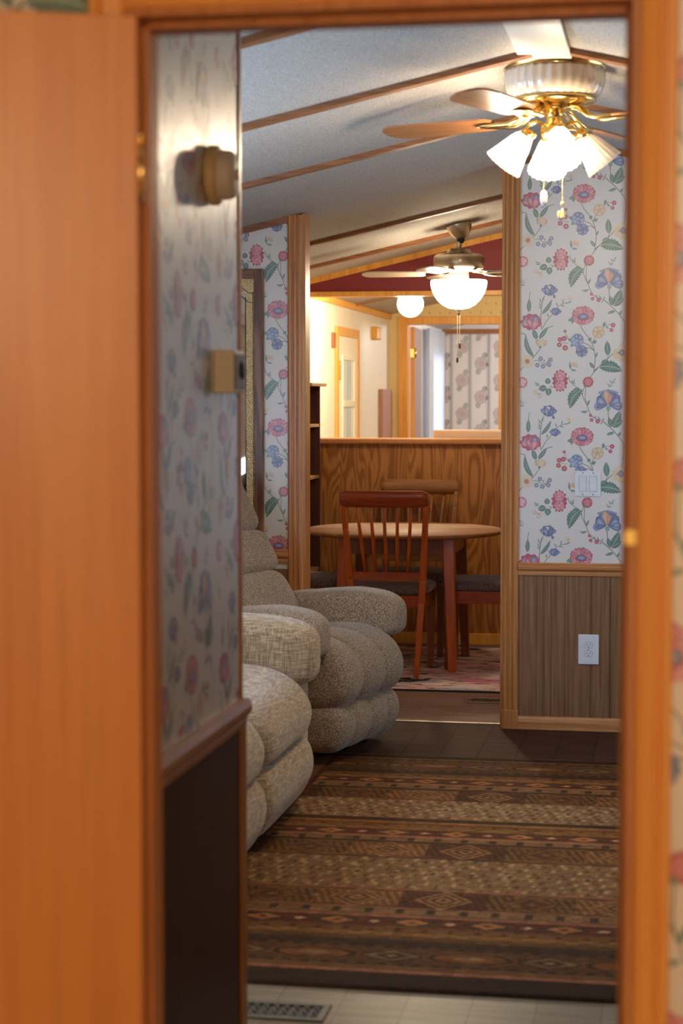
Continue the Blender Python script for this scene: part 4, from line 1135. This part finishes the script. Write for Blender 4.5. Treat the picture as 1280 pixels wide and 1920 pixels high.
t = thing('bookcase', 'narrow dark bookcase against the dining wall beside the half wall', 'bookcase', (-2.345, 10.88, 0))
for y in (0, .42): obj('side_panel', MB().box(0, .225, y, y + .02, 0, 1.565), M['mahogany'], t, .002)
obj('back_panel', MB().box(0, .008, .02, .42, .02, 1.565), M['mahogany'], t)
obj('top', MB().box(0, .262, -.015, .455, 1.565, 1.585), M['shelfwood'], t, .003)
for z in (.06, .47, 1.03, 1.34): obj('shelf', MB().box(.008, .222, .02, .42, z - .018, z), M['shelfwood'] if z > .3 else M['mahogany'], t, .001)

# thin cord lying by the front chair, registers in the floor
mb = MB().tube(spline([(-1.44, 9.72, .013), (-1.40, 9.78, .012), (-1.36, 9.86, .012), (-1.38, 9.90, .012), (-1.42, 9.87, .012), (-1.41, 9.80, .013), (-1.36, 9.78, .012), (-1.30, 9.84, .012), (-1.26, 9.90, .012)], 60, False), .003, 6)
obj('power_cord', mb, M['black'], label='thin black cord looped on the pink rug by the front chair leg', cat='cord')
M['reg'] = metal('bronze_register_metal', S(120, 100, 76), .4)
M['regn'] = plain('beige_register_metal', S(104, 90, 70), .5)
def register(label, x0, x1, y0, y1, mat):
    t = thing('floor_register', label, 'vent', ((x0 + x1) / 2, (y0 + y1) / 2, 0))
    w, h = (x1 - x0) / 2, (y1 - y0) / 2; r = .018
    fr = MB().box(-w, w, -h, -h + r, 0, .005).box(-w, w, h - r, h, 0, .005).box(-w, -w + r, -h + r, h - r, 0, .005).box(w - r, w, -h + r, h - r, 0, .005)
    obj('frame', fr, mat, t, .0015)
    obj('shaft', MB().box(-w + r, w - r, -h + r, h - r, 0, .0008), M['black'], t)
    g = MB(); n = int(2 * w / .028)
    for i in range(n):
        xa = -w + r + (2 * w - 2 * r) * (i + .5) / n
        g.tube(spline([(xa - .010, -h + r, .003), (xa + .006, -h * .3, .003), (xa - .006, h * .3, .003), (xa + .010, h - r, .003)], 10, False), .0022, 5)
        g.tube(spline([(xa + .010, -h + r, .003), (xa - .006, -h * .3, .003), (xa + .006, h * .3, .003), (xa - .010, h - r, .003)], 10, False), .0022, 5)
    obj('grille', g, mat, t)
register('scrolled floor vent in the hall floor by the near rug edge', -1.13, -.818, 4.392, 4.52, M['regn'])
register('floor vent in front of the pink rug beside the oak post', -.99, -.68, 9.205, 9.35, M['reg'])

# ------------------------------------------------------------------ half wall, gable, kitchen, far bedroom
mb = MB().box(XL, .9, Y_HALF, Y_HALF + .11, 0, 1.218)
struct('wall_half', mb, M['ply'], 'oak plywood half wall between dining area and kitchen')
P = [(Y_HALF - .03, 1.218), (Y_HALF - .034, 1.226), (Y_HALF - .034, 1.244), (Y_HALF - .026, 1.251), (Y_HALF + .135, 1.251), (Y_HALF + .14, 1.244), (Y_HALF + .14, 1.218)]
struct('trim_18', MB().prism(P, 'x', XL, .9), M['oak_x'], 'oak cap on the half wall')
struct('baseboard_back', MB().box(XL, .9, Y_HALF - .012, Y_HALF, 0, .07), M['honey'], 'oak baseboard of the half wall', .003)
g = MB(); g.prism([(XL, 2.13), (XR, 2.13), (XR, cz(XR) + .02), (XRIDGE, ZR + .02), (XL, cz(XL) + .02)], 'y', Y_HALF + .02, Y_HALF + .10)
struct('wall_gable', g, M['maroon'], 'maroon gable wall above the kitchen opening')
struct('trim_19', MB().box(XL, XR, Y_HALF - .005, Y_HALF + .115, 2.112, 2.142), M['honey'], 'oak header trim under the maroon gable', .003)
struct('trim_20', slope_strip(Y_HALF - .008, Y_HALF + .02, XL, XR, .034), M['honey'], 'sloped oak trim along the top of the maroon gable')
struct('wall_kitchen', MB().box(XL - .1, -2.205, Y_KB, Y_KB + .1, 0, 2.3).box(-1.43, XR, Y_KB, Y_KB + .1, 0, 2.7).box(-2.205, -1.43, Y_KB, Y_KB + .1, 2.115, 2.7), M['yellowpaper'], 'yellow papered back wall of the kitchen around a doorway')
# small sprigs on the yellow paper
dots = MB(); rr = random.Random(2)
for i in range(22):
    for j in range(5):
        x = -1.42 + (i - 9) * .085 + (j % 2) * .042; z = 2.20 + j * .075
        if z < cz(x) - .02: dots.add([(x - .007, Y_KB - .0006, z), (x, Y_KB - .0006, z - .011), (x + .008, Y_KB - .0006, z + .002), (x, Y_KB - .0006, z + .010)], [(0, 1, 2, 3)])
struct('wall_kitchen_print', dots, plain('sprig_print', S(180, 150, 90), .6), 'tiny sprigs printed on the yellow kitchen paper')
struct('trim_21', MB().box(-2.277, -2.195, Y_KB - .016, Y_KB, 0, 2.17).box(-1.437, -1.362, Y_KB - .016, Y_KB, 0, 2.17).box(-2.195, -1.437, Y_KB - .016, Y_KB, 2.105, 2.17), M['honey'], 'honey oak casing around the kitchen doorway', .004)
struct('trim_22', MB().box(-2.206, -2.195, Y_KB - .005, Y_KB + .1, 0, 2.12).box(-1.437, -1.426, Y_KB - .005, Y_KB + .1, 0, 2.12).box(-2.2, -1.43, Y_KB - .005, Y_KB + .1, 2.105, 2.118), M['honey'], 'jamb lining of the kitchen doorway')
struct('trim_23', MB().box(XL, XL + .02, Y_HALF + .11, Y_KB - .016, 2.145, 2.19), M['honey'], 'oak trim along the top of the kitchen wall', .004)
dd = thing('door_3', 'door opened into the far bedroom', 'door', (-2.192, Y_KB + .11, 0), 0.05); dd['kind'] = 'structure'
obj('panel', MB().box(0, .035, 0, .74, .01, 2.09), plain('greyed_door_face', S(150, 122, 110), .5), dd, .002)
obj('edge_strip', MB().box(.0, .036, -.004, 0, .01, 2.09), M['honey'], dd)
hb = MB().tube([(.042, -.004, 1.83), (.042, -.004, 1.91)], .010, 10); hb.box(.0, .04, -.008, -.003, 1.835, 1.905)
obj('hinge', hb, M['brass'], dd)
# white kitchen door in the left wall
kd = thing('door_2', 'white kitchen door with a glazed panel in the left wall', 'door', (XL, 13.09, 0)); kd['kind'] = 'structure'
obj('casing', MB().box(0, .02, 0, .075, 0, 2.0).box(0, .02, .885, .96, 0, 2.0).box(0, .02, .075, .885, 1.935, 2.0), M['honey'], kd, .003)
obj('panel', MB().box(0, .012, .075, .885, .01, 1.935), M['cream_paint'], kd)
obj('window_frame', MB().box(.012, .026, .20, .235, .95, 1.80).box(.012, .026, .70, .735, .95, 1.80).box(.012, .026, .235, .70, 1.765, 1.80).box(.012, .026, .235, .70, .95, .985).box(.012, .030, .22, .72, 1.43, 1.475), M['cream_paint'], kd, .003)
gl, nt, b, out = newmat('door_glass_with_blind')
w = N(nt, 'ShaderNodeTexNoise'); w.inputs['Scale'].default_value = 1; nt.links.new(coords(nt, (1, 16, .3)), w.inputs['Vector'])
nt.links.new(ramp(nt, w.outputs[0], [(.35, S(150, 164, 156)), (.5, S(204, 214, 204)), (.65, S(236, 236, 222))]), b.inputs['Base Color']); b.inputs['Roughness'].default_value = .15
obj('pane', MB().box(.012, .016, .235, .70, .985, 1.765), gl, kd)
obj('hinge', MB().box(.012, .03, .055, .10, 1.62, 1.76), M['brass'], kd, .003)
setp(obj('door_chime', MB().box(XL - .004, XL + .05, 14.73, 14.93, 1.955, 2.055), plain('amber_wood_box', S(214, 156, 40), .35), bevel=.008, seg=3), 'small amber box on the cream kitchen wall right of the white door', 'door chime')
setp(obj('wall_plaque', MB().box(XL, XL + .016, 12.965, 13.06, 1.846, 1.95), plain('reddish_wood', S(170, 92, 60), .5), bevel=.002), 'small reddish plaque on the kitchen wall left of the white door', 'plaque')
bd = MB()
pts = [(15.10, 0), (15.62, 0), (15.62, 1.50)] + [(15.56 + .06 * math.cos(a), 1.506 + .06 * math.sin(a)) for a in np.linspace(0, PI / 2, 7)] + [(15.10, 1.566)]
bd.prism(pts, 'x', XL + .002, XL + .035)
setp(obj('leaning_board', bd, plain('brown_board', S(168, 120, 102), .5), bevel=.004), 'flat mauve brown board standing against the kitchen wall near the doorway', 'board')
t = thing('kitchen_range', 'cream appliance top showing just above the half wall', 'stove', (-1.08, 11.545, 0))
ap_ = plain('cream_enamel', S(226, 206, 178), .3, noise=.02)
obj('body', MB().box(-.38, .38, 0, .62, .02, .91), ap_, t, .01)
obj('backguard', MB().box(-.38, .38, 0, .06, .91, 1.302), ap_, t, .012, 3)
obj('cooktop', MB().box(-.37, .37, .06, .61, .91, .92), M['black'], t, .002)
# globe lamp on the kitchen ceiling
gx, gy = -1.685, 12.15
M['globe'] = emit('lit_opal_globe', (1.0, .82, .54, 1), 330.0)
t = thing('ceiling_lamp', 'round lit globe lamp hanging from the kitchen ceiling', 'ceiling light', (gx, gy, 2.10))
obj('globe', MB().lathe([(.083 * math.sin(a), -.083 * math.cos(a)) for a in np.linspace(.02, PI - .35, 30)], n=40), M['globe'], t)
obj('fitter', MB().lathe([(.03, .078), (.034, .082), (.034, .10), (.05, .115), (.055, cz(gx) - 2.10 + .01)], n=28), M['brass'], t)
# far bedroom: striped floral paper, curtain
V = []; mbk = [[(XL, 0), (XR, 0), (XR, 2.62), (XL, 2.2)]]
PV2, PF2, PC2 = PV, PF, PC
PG = []; PV = []; PF = []; PC = []
st_d, st_l = S(170, 164, 164), S(200, 192, 188)
for u in (0, ):
    for xa, w_, c_ in ((4, 9, st_d), (0, 2, st_l), (15, 2, st_l)):
        PV2_ = len(PV); PG.append((PV2_, 4, 1))
        for (x, y) in ((xa, 0), (xa + w_, 0), (xa + w_, 110), (xa, 110)): PV.append((x, y, 1)); PC.append(c_)
        PF.append((PV2_, PV2_ + 1, PV2_ + 2, PV2_ + 3))
fb_d, fb_l = S(184, 166, 164), S(204, 188, 184)
for (cx, cy) in ((46, 34), (46 + 62, 34 + 55)):
    for k in range(8):
        a = 45 * k + 10; petal(cx, cy, a, 23, 16, fb_l, fb_d if k % 2 else S(168, 166, 160), 2 + (k % 2) * .3, .9)
    ruffle(cx, cy, 11, 11, 7, S(198, 166, 156), fb_d, 3); petal(cx - 3, cy + 8, 110, 30, 18, S(176, 174, 168), S(166, 162, 158), 1.5); petal(cx + 5, cy - 10, -70, 28, 17, S(176, 174, 168), S(166, 162, 158), 1.5)
PV += [(a + 62, b, c) for a, b, c in PV[:12]]; PC += PC[:12]; PF += [tuple(i + len(PV) - 12 for i in f) for f in PF[:3]]
PG.append((len(PV) - 12, 12, 1)); PVn = levels(); PCn = np.array(PC); PFl = PF; TW, TH, UA = 124.0, 110.0, (0, 0)
wallpaper('wall_far', (0, Y_FAR, 0), (1, 0, 0), mbk, (XL, .7), (-.9, 2.19), (-2.285, 2.12), 'striped floral paper on the far bedroom wall', k=.0031, base=S(220, 211, 205), mat=M['paper_matte'])
struct('wall_far', MB().box(XL - .1, XR + .1, Y_FAR + .001, Y_FAR + .1, 0, 2.7), M['plainpaper'], 'end wall of the house behind the striped paper')
struct('trim_24', MB().box(XL, XR, Y_FAR - .02, Y_FAR - .006, 2.145, 2.195).box(XL, XL + .025, Y_FAR - .03, Y_FAR - .004, 0, 2.15), M['batten'], 'brown corner and top trim in the far bedroom')
cu = MB()
def cf(u, v):
    y = 17.75 + 1.17 * u
    return (XL + .06 + .022 * math.sin(u * 62) + .010 * math.sin(u * 151 + 1), y, .35 + 1.80 * v)
cu.grid(cf, 160, 6)
m_, nt, b, out = newmat('sheer_white_curtain')
n = N(nt, 'ShaderNodeTexNoise'); n.inputs['Scale'].default_value = 1; nt.links.new(coords(nt, (60, 60, 1)), n.inputs['Vector'])
nt.links.new(ramp(nt, n.outputs[0], [(.3, S(214, 212, 214)), (.7, S(240, 238, 238))]), b.inputs['Base Color']); b.inputs['Roughness'].default_value = .9
b.inputs['Transmission Weight'].default_value = 0.0
tr = N(nt, 'ShaderNodeBsdfTranslucent'); tr.inputs[0].default_value = (.8, .86, .95, 1)
mx = N(nt, 'ShaderNodeMixShader'); mx.inputs[0].default_value = .5
nt.links.new(b.outputs[0], mx.inputs[1]); nt.links.new(tr.outputs[0], mx.inputs[2]); nt.links.new(mx.outputs[0], out.inputs[0])
o = obj('curtain', cu, m_, label='pale sheer curtain over the far bedroom window', cat='curtain'); sd = o.modifiers.new('thick', 'SOLIDIFY'); sd.thickness = .002
struct('window_3', MB().box(XL, XL + .015, 17.95, 18.0, .85, 1.95).box(XL, XL + .015, 18.75, 18.8, .85, 1.95).box(XL, XL + .015, 18.0, 18.75, .85, .9).box(XL, XL + .015, 18.0, 18.75, 1.9, 1.95), M['white_plastic'], 'window frame behind the sheer curtain')

# ------------------------------------------------------------------ ceiling fans
def blade_mesh(r0, r1, w0, w1, th=.006, pitch=12, z=0, n=24):
    mb = MB(); top = []
    for i in range(n + 1):
        t = i / n; r = r0 + (r1 - r0) * t
        w = w0 + (w1 - w0) * min(1, t * 1.6)
        e = max(0, (t - .86) / .14); w *= math.sqrt(max(0.0, 1 - (e ** 2) * .92))
        s = max(0, (.06 - t) / .06); w *= 1 - .35 * s
        top.append((r, w / 2))
    cp, sp_ = math.cos(math.radians(pitch)), math.sin(math.radians(pitch))
    vs = []; fs = []
    for r, h in top:
        for sg, dz in ((1, th / 2), (-1, th / 2), (-1, -th / 2), (1, -th / 2)):
            vs.append((r, sg * h * cp, z + sg * h * sp_ + dz))
    for i in range(n):
        for k in range(4): fs.append((i * 4 + k, i * 4 + (k + 1) % 4, (i + 1) * 4 + (k + 1) % 4, (i + 1) * 4 + k))
    fs.append((0, 1, 2, 3)); fs.append(tuple(n * 4 + k for k in (3, 2, 1, 0)))
    return mb.add(vs, fs)

def rotobj(o, ang): o.rotation_euler = (0, 0, math.radians(ang)); return o

FX, FY = -.405, 6.40
t = thing('ceiling_fan', 'brass ceiling fan with fluted glass lamp shades near the doorway', 'ceiling fan', (FX, FY, 0))
rib, nt, b, out = newmat('ribbed_opal_glass')
n = N(nt, 'ShaderNodeTexNoise'); n.inputs['Scale'].default_value = 18; nt.links.new(coords(nt, (1, 1, 1)), n.inputs['Vector'])
nt.links.new(ramp(nt, n.outputs[0], [(.3, S(226, 204, 172)), (.7, S(238, 222, 196))]), b.inputs['Base Color']); b.inputs['Roughness'].default_value = .18; b.inputs['Coat Weight'].default_value = .5
obj('canopy_ring', MB().lathe([(.12, 2.626), (.166, 2.622), (.171, 2.614), (.171, 2.588), (.160, 2.584)], n=64), M['brass'], t)
hs = MB(); nf = 32; prof = [(.161, 2.586), (.165, 2.575), (.166, 2.55), (.163, 2.53), (.156, 2.512), (.146, 2.50), (.134, 2.492)]
hs.lathe(prof, n=nf * 6, flute=.012, nf=nf); obj('ribbed_housing', hs, rib, t)
obj('lower_ring', MB().lathe([(.130, 2.494), (.138, 2.490), (.138, 2.482), (.128, 2.474), (.10, 2.470), (.07, 2.466)], n=64), M['brass'], t)
obj('hub', MB().lathe([(.066, 2.468), (.066, 2.455), (.05, 2.45), (.03, 2.447), (.026, 2.42), (.036, 2.41), (.045, 2.40), (.048, 2.375), (.040, 2.355), (.020, 2.345), (.006, 2.335), (.002, 2.325)], n=40), M['brass'], t)
M['blade1'] = wood('fan_blade_oak', S(150, 96, 56), S(190, 132, 84), 'x', .35, 60, 2)
for a in (158, 68, -22, 248):
    bl = rotobj(obj('blade', blade_mesh(.22, .655, .105, .128, .006, 11, 2.425), M['blade1'], t), a)
    ir = MB()
    for s in (-1, 1):
        ir.tube(spline([(.05, s * .012, 2.462), (.09, s * .020, 2.455), (.125, s * .030, 2.430), (.16, s * .036, 2.416), (.20, s * .030, 2.417), (.245, s * .018, 2.419), (.28, 0, 2.421)], 26, False), [.0075] * 26, 8)
    ir.tube(spline([(.05, 0, 2.460), (.11, 0, 2.440), (.15, 0, 2.418), (.22, 0, 2.418)], 16, False), .006, 8)
    for rx, ry in ((.215, -.02), (.215, .02), (.262, 0)): ir.lathe([(.009, -.004), (.009, .001), (.005, .004)], (rx, ry, 2.421), 12)
    pillow(ir, (.235, 0, 2.418), (.055, .034, .004), (.8, .8), 24, 12)
    obj('blade_iron', ir, M['brass'], bl)
# light kit: four curved arms, fluted shades, bulbs
M['bulb'] = emit('lit_bulb', (1.0, .82, .60, 1), 700.0)
sh, nt, b, out = newmat('frosted_fluted_glass')
n = N(nt, 'ShaderNodeTexNoise'); n.inputs['Scale'].default_value = 40; nt.links.new(coords(nt, (1, 1, 1)), n.inputs['Vector'])
nt.links.new(ramp(nt, n.outputs[0], [(.3, S(240, 230, 214)), (.7, S(252, 246, 236))]), b.inputs['Base Color']); b.inputs['Roughness'].default_value = .12
tl = N(nt, 'ShaderNodeBsdfTranslucent'); tl.inputs[0].default_value = (.95, .90, .82, 1)
tp = N(nt, 'ShaderNodeBsdfTransparent'); tp.inputs[0].default_value = (.97, .95, .92, 1)
m1 = N(nt, 'ShaderNodeMixShader'); m1.inputs[0].default_value = .62; nt.links.new(b.outputs[0], m1.inputs[1]); nt.links.new(tl.outputs[0], m1.inputs[2])
m2 = N(nt, 'ShaderNodeMixShader'); m2.inputs[0].default_value = .5; nt.links.new(m1.outputs[0], m2.inputs[1]); nt.links.new(tp.outputs[0], m2.inputs[2]); nt.links.new(m2.outputs[0], out.inputs[0])
M['bulb_off'] = plain('unlit_bulb_glass', S(236, 230, 220), .2, noise=.02)
for a in (192, 282, 12, 102):
    arm = MB().tube(spline([(.03, 0, 2.40), (.06, 0, 2.415), (.085, 0, 2.405), (.092, 0, 2.385)], 16, False), .007, 8)
    arm.lathe([(.010, .012), (.024, .004), (.030, -.006), (.030, -.016), (.026, -.02)], (.094, 0, 2.380), 24)
    for k in range(6):
        an = 2 * PI * k / 6; arm.lathe([(.001, .006), (.005, .002), (.005, -.002), (.001, -.006)], (.094 + .03 * math.cos(an), .03 * math.sin(an), 2.372), 8)
    ao = rotobj(obj('lamp_arm', arm, M['brass'], t), a)
    s_ = MB(); L = .125
    s_.lathe([(.026, 0), (.030, -.012), (.038, -.035), (.048, -.07), (.057, -.10), (.064, -L)], n=20 * 6, flute=.05, nf=20, cap=False)
    so = obj('lamp_shade', s_, sh, ao); so.location = (.094, 0, 2.372); so.rotation_euler = (0, -math.radians(38), 0)
    sd = so.modifiers.new('thick', 'SOLIDIFY'); sd.thickness = .0025
    bb = MB().lathe([(.010, -.01), (.012, -.03), (.022, -.05), (.0265, -.068), (.022, -.088), (.010, -.099), (.001, -.101)], n=20)
    bo_ = obj('bulb', bb, M['bulb'] if a != 12 else M['bulb_off'], ao); bo_.location = (.094, 0, 2.372); bo_.rotation_euler = (0, -math.radians(38), 0)
def chain(x, y, z0, z1, mat, parent, r=.0022):
    mb = MB(); k = int((z0 - z1) / .0062)
    for i in range(k): mb.lathe([(.0004, .0026), (r, .0012), (r, -.0012), (.0004, -.0026)], (x, y, z0 - i * .0062), 8)
    mb.tube([(x, y, z0), (x, y, z1)], .0007, 5)
    return obj('pull_chain', mb, mat, parent)
pc = chain(-.030, -.05, 2.36, 2.182, M['brass'], t)
obj('chain_fob', MB().lathe([(.003, 2.186), (.010, 2.180), (.0125, 2.165), (.0125, 2.150), (.009, 2.136), (.002, 2.132)], (-.030, -.05, 0), 20), plain('white_ceramic_fob', S(236, 226, 214), .3), pc, label='white ceramic pull fob')
pc = chain(.030, -.03, 2.36, 2.125, M['brass'], t)
fb = MB().lathe([(.001, 2.150), (.006, 2.147), (.007, 2.140), (.002, 2.134)], (.030, -.03, 0), 12).lathe([(.002, 2.126), (.005, 2.120), (.009, 2.100), (.011, 2.094), (.004, 2.092)], (.030, -.03, 0), 16)
petal_ = MB(); pillow(fb, (.020, -.032, 2.106), (.007, .005, .013), (.8, .8), 14, 8)
obj('chain_fob', fb, plain('gilt_fob', S(232, 206, 140), .3), pc, label='small gilt flower pull fob')

GX, GY = -1.178, 10.43
t = thing('ceiling_fan', 'brushed nickel ceiling fan with a white glass bowl over the dining table', 'ceiling fan', (GX, GY, 0))
zc = cz(GX)
tilt = math.atan(SL)
cn = MB().lathe([(.072, .012), (.072, 0), (.066, -.022), (.050, -.052), (.034, -.070), (.030, -.074)], n=40)
obj('canopy', cn, M['nickel'], t, rot=(0, -tilt, 0), loc=(0, 0, zc - .008))
obj('hanger_ball', MB().lathe([(.010, .03), (.022, .01), (.022, -.01), (.012, -.022)], (0.01, 0, zc - .085), 20), M['slot'], t)
obj('downrod', MB().lathe([(.0115, zc - .08), (.0115, 2.36), (.016, 2.355), (.016, 2.30)], n=20), M['nickel'], t)
obj('motor_housing', MB().lathe([(.03, 2.318), (.060, 2.312), (.066, 2.300), (.072, 2.292), (.120, 2.285), (.136, 2.276), (.140, 2.262), (.140, 2.225), (.134, 2.205), (.110, 2.196), (.05, 2.190)], n=64), M['nickel'], t)
obj('lamp_fitter', MB().lathe([(.05, 2.192), (.055, 2.18), (.055, 2.150), (.03, 2.142), (.02, 2.10), (.014, 2.0), (.014, 1.985)], n=48), M['nickel'], t)
M['blade2'] = wood('pale_maple_blade', S(196, 172, 142), S(222, 202, 174), 'x', .35, 60, 2, pores=.1)
for a in (184, 256, 328, 40, 112):
    bl = rotobj(obj('blade', blade_mesh(.185, .535, .095, .115, .006, 10, 2.178), M['blade2'], t), a)
    ir = MB().bar((.10, 0, 2.188), (.12, 0, 2.186), .05, .03, .05, .05)
    ir = MB().add([(.10, -.018, 2.196), (.10, .018, 2.196), (.20, .03, 2.186), (.25, .0, 2.185), (.20, -.03, 2.186), (.10, -.018, 2.190), (.10, .018, 2.190), (.20, .03, 2.182), (.25, .0, 2.181), (.20, -.03, 2.182)],
                  [(0, 1, 2, 3, 4), (9, 8, 7, 6, 5), (0, 5, 6, 1), (1, 6, 7, 2), (2, 7, 8, 3), (3, 8, 9, 4), (4, 9, 5, 0)])
    obj('blade_iron', ir, M['nickel'], bl)
M['bowl'] = emit('lit_white_glass_bowl', (1.0, .84, .62, 1), 36.0)
obj('glass_bowl', MB().lathe([(.152, 2.142), (.156, 2.134), (.152, 2.105), (.140, 2.07), (.118, 2.035), (.09, 2.008), (.055, 1.99), (.012, 1.984)], n=64, cap=False), M['bowl'], t)
t.children[-1].modifiers.new('thick', 'SOLIDIFY').thickness = .003
obj('finial', MB().lathe([(.018, 1.986), (.018, 1.98), (.010, 1.972), (.013, 1.964), (.009, 1.955), (.002, 1.950)], n=20), M['nickel'], t)
for x, z1 in ((-.006, 1.722), (.007, 1.80)):
    pc = chain(x, -.004, 1.955, z1, M['nickel'], t, .0018)
    obj('chain_fob', MB().lathe([(.001, z1 + .004), (.005, z1 - .002), (.007, z1 - .014), (.006, z1 - .026), (.001, z1 - .034)], (x, -.004, 0), 14), M['pewter'], pc)

# ------------------------------------------------------------------ light
def area(name, loc, rot, sx, sy, power, col):
    l = bpy.data.lights.new(name, 'AREA'); l.shape = 'RECTANGLE'; l.size = sx; l.size_y = sy; l.energy = power; l.color = col
    o = bpy.data.objects.new(name, l); C.objects.link(o); o.location = loc; o.rotation_euler = rot
    return o
area('window_daylight', (XL - .035, 6.82, 1.06), (0, -PI / 2, 0), .20, .65, 3, (.66, .78, 1.0))
area('window_daylight', (XL - .04, 5.37, 1.45), (0, -PI / 2, 0), .9, 1.55, 58, (.50, .70, 1.0))
area('window_daylight', (XR + .04, 7.25, 1.40), (0, PI / 2, 0), 1.05, 1.8, 16, (.58, .76, 1.0))
area('bedroom_daylight', (XL + .012, 18.4, 1.40), (0, -PI / 2, 0), 1.0, .8, 9, (.78, .87, 1.0))
def point(name, loc, power, col, r):
    l = bpy.data.lights.new(name, 'POINT'); l.energy = power; l.color = col; l.shadow_soft_size = r
    o = bpy.data.objects.new(name, l); C.objects.link(o); o.location = loc; return o
point('near_room_lamp', (.55, -.6, 2.0), 92, (1.0, .72, .45), .12)
point('kitchen_fill', (-.1, 13.9, 2.25), 55, (1.0, .84, .56), .09)  # added fill without a fixture, brightens the kitchen ceiling and back wall
point('bedroom_fill', (-.5, 17.4, 2.2), 110, (1.0, .98, .98), .10)  # added fill that lifts the dim far bedroom, no fixture there
w = bpy.data.worlds.new('sky'); bpy.context.scene.world = w; w.use_nodes = True
bg = w.node_tree.nodes['Background']; bg.inputs[0].default_value = (.62, .78, 1, 1); bg.inputs[1].default_value = .8

# ------------------------------------------------------------------ camera
cam = bpy.data.cameras.new('camera'); co = bpy.data.objects.new('camera', cam); C.objects.link(co)
co.location = (0, 0, 1.5)
co.rotation_euler = (PI / 2 - math.radians(3.466), 0, math.radians(9.967))
cam.sensor_fit = 'VERTICAL'; cam.sensor_height = 36; cam.sensor_width = 24
cam.lens = 3550 / 1920 * 36
cam.clip_start = .05
cam.dof.use_dof = True; cam.dof.focus_distance = 8.8; cam.dof.aperture_fstop = 3.8
sc = bpy.context.scene
sc.camera = co
sc.view_settings.view_transform = 'Standard'; sc.view_settings.look = 'None'; sc.view_settings.gamma = 1; sc.view_settings.use_curve_mapping = False
sc.view_settings.exposure = 0.0
sc.cycles.use_denoising = True
sc.cycles.max_bounces = 10; sc.cycles.diffuse_bounces = 6; sc.cycles.sample_clamp_indirect = 6.0
sc.cycles.caustics_reflective = False; sc.cycles.caustics_refractive = False
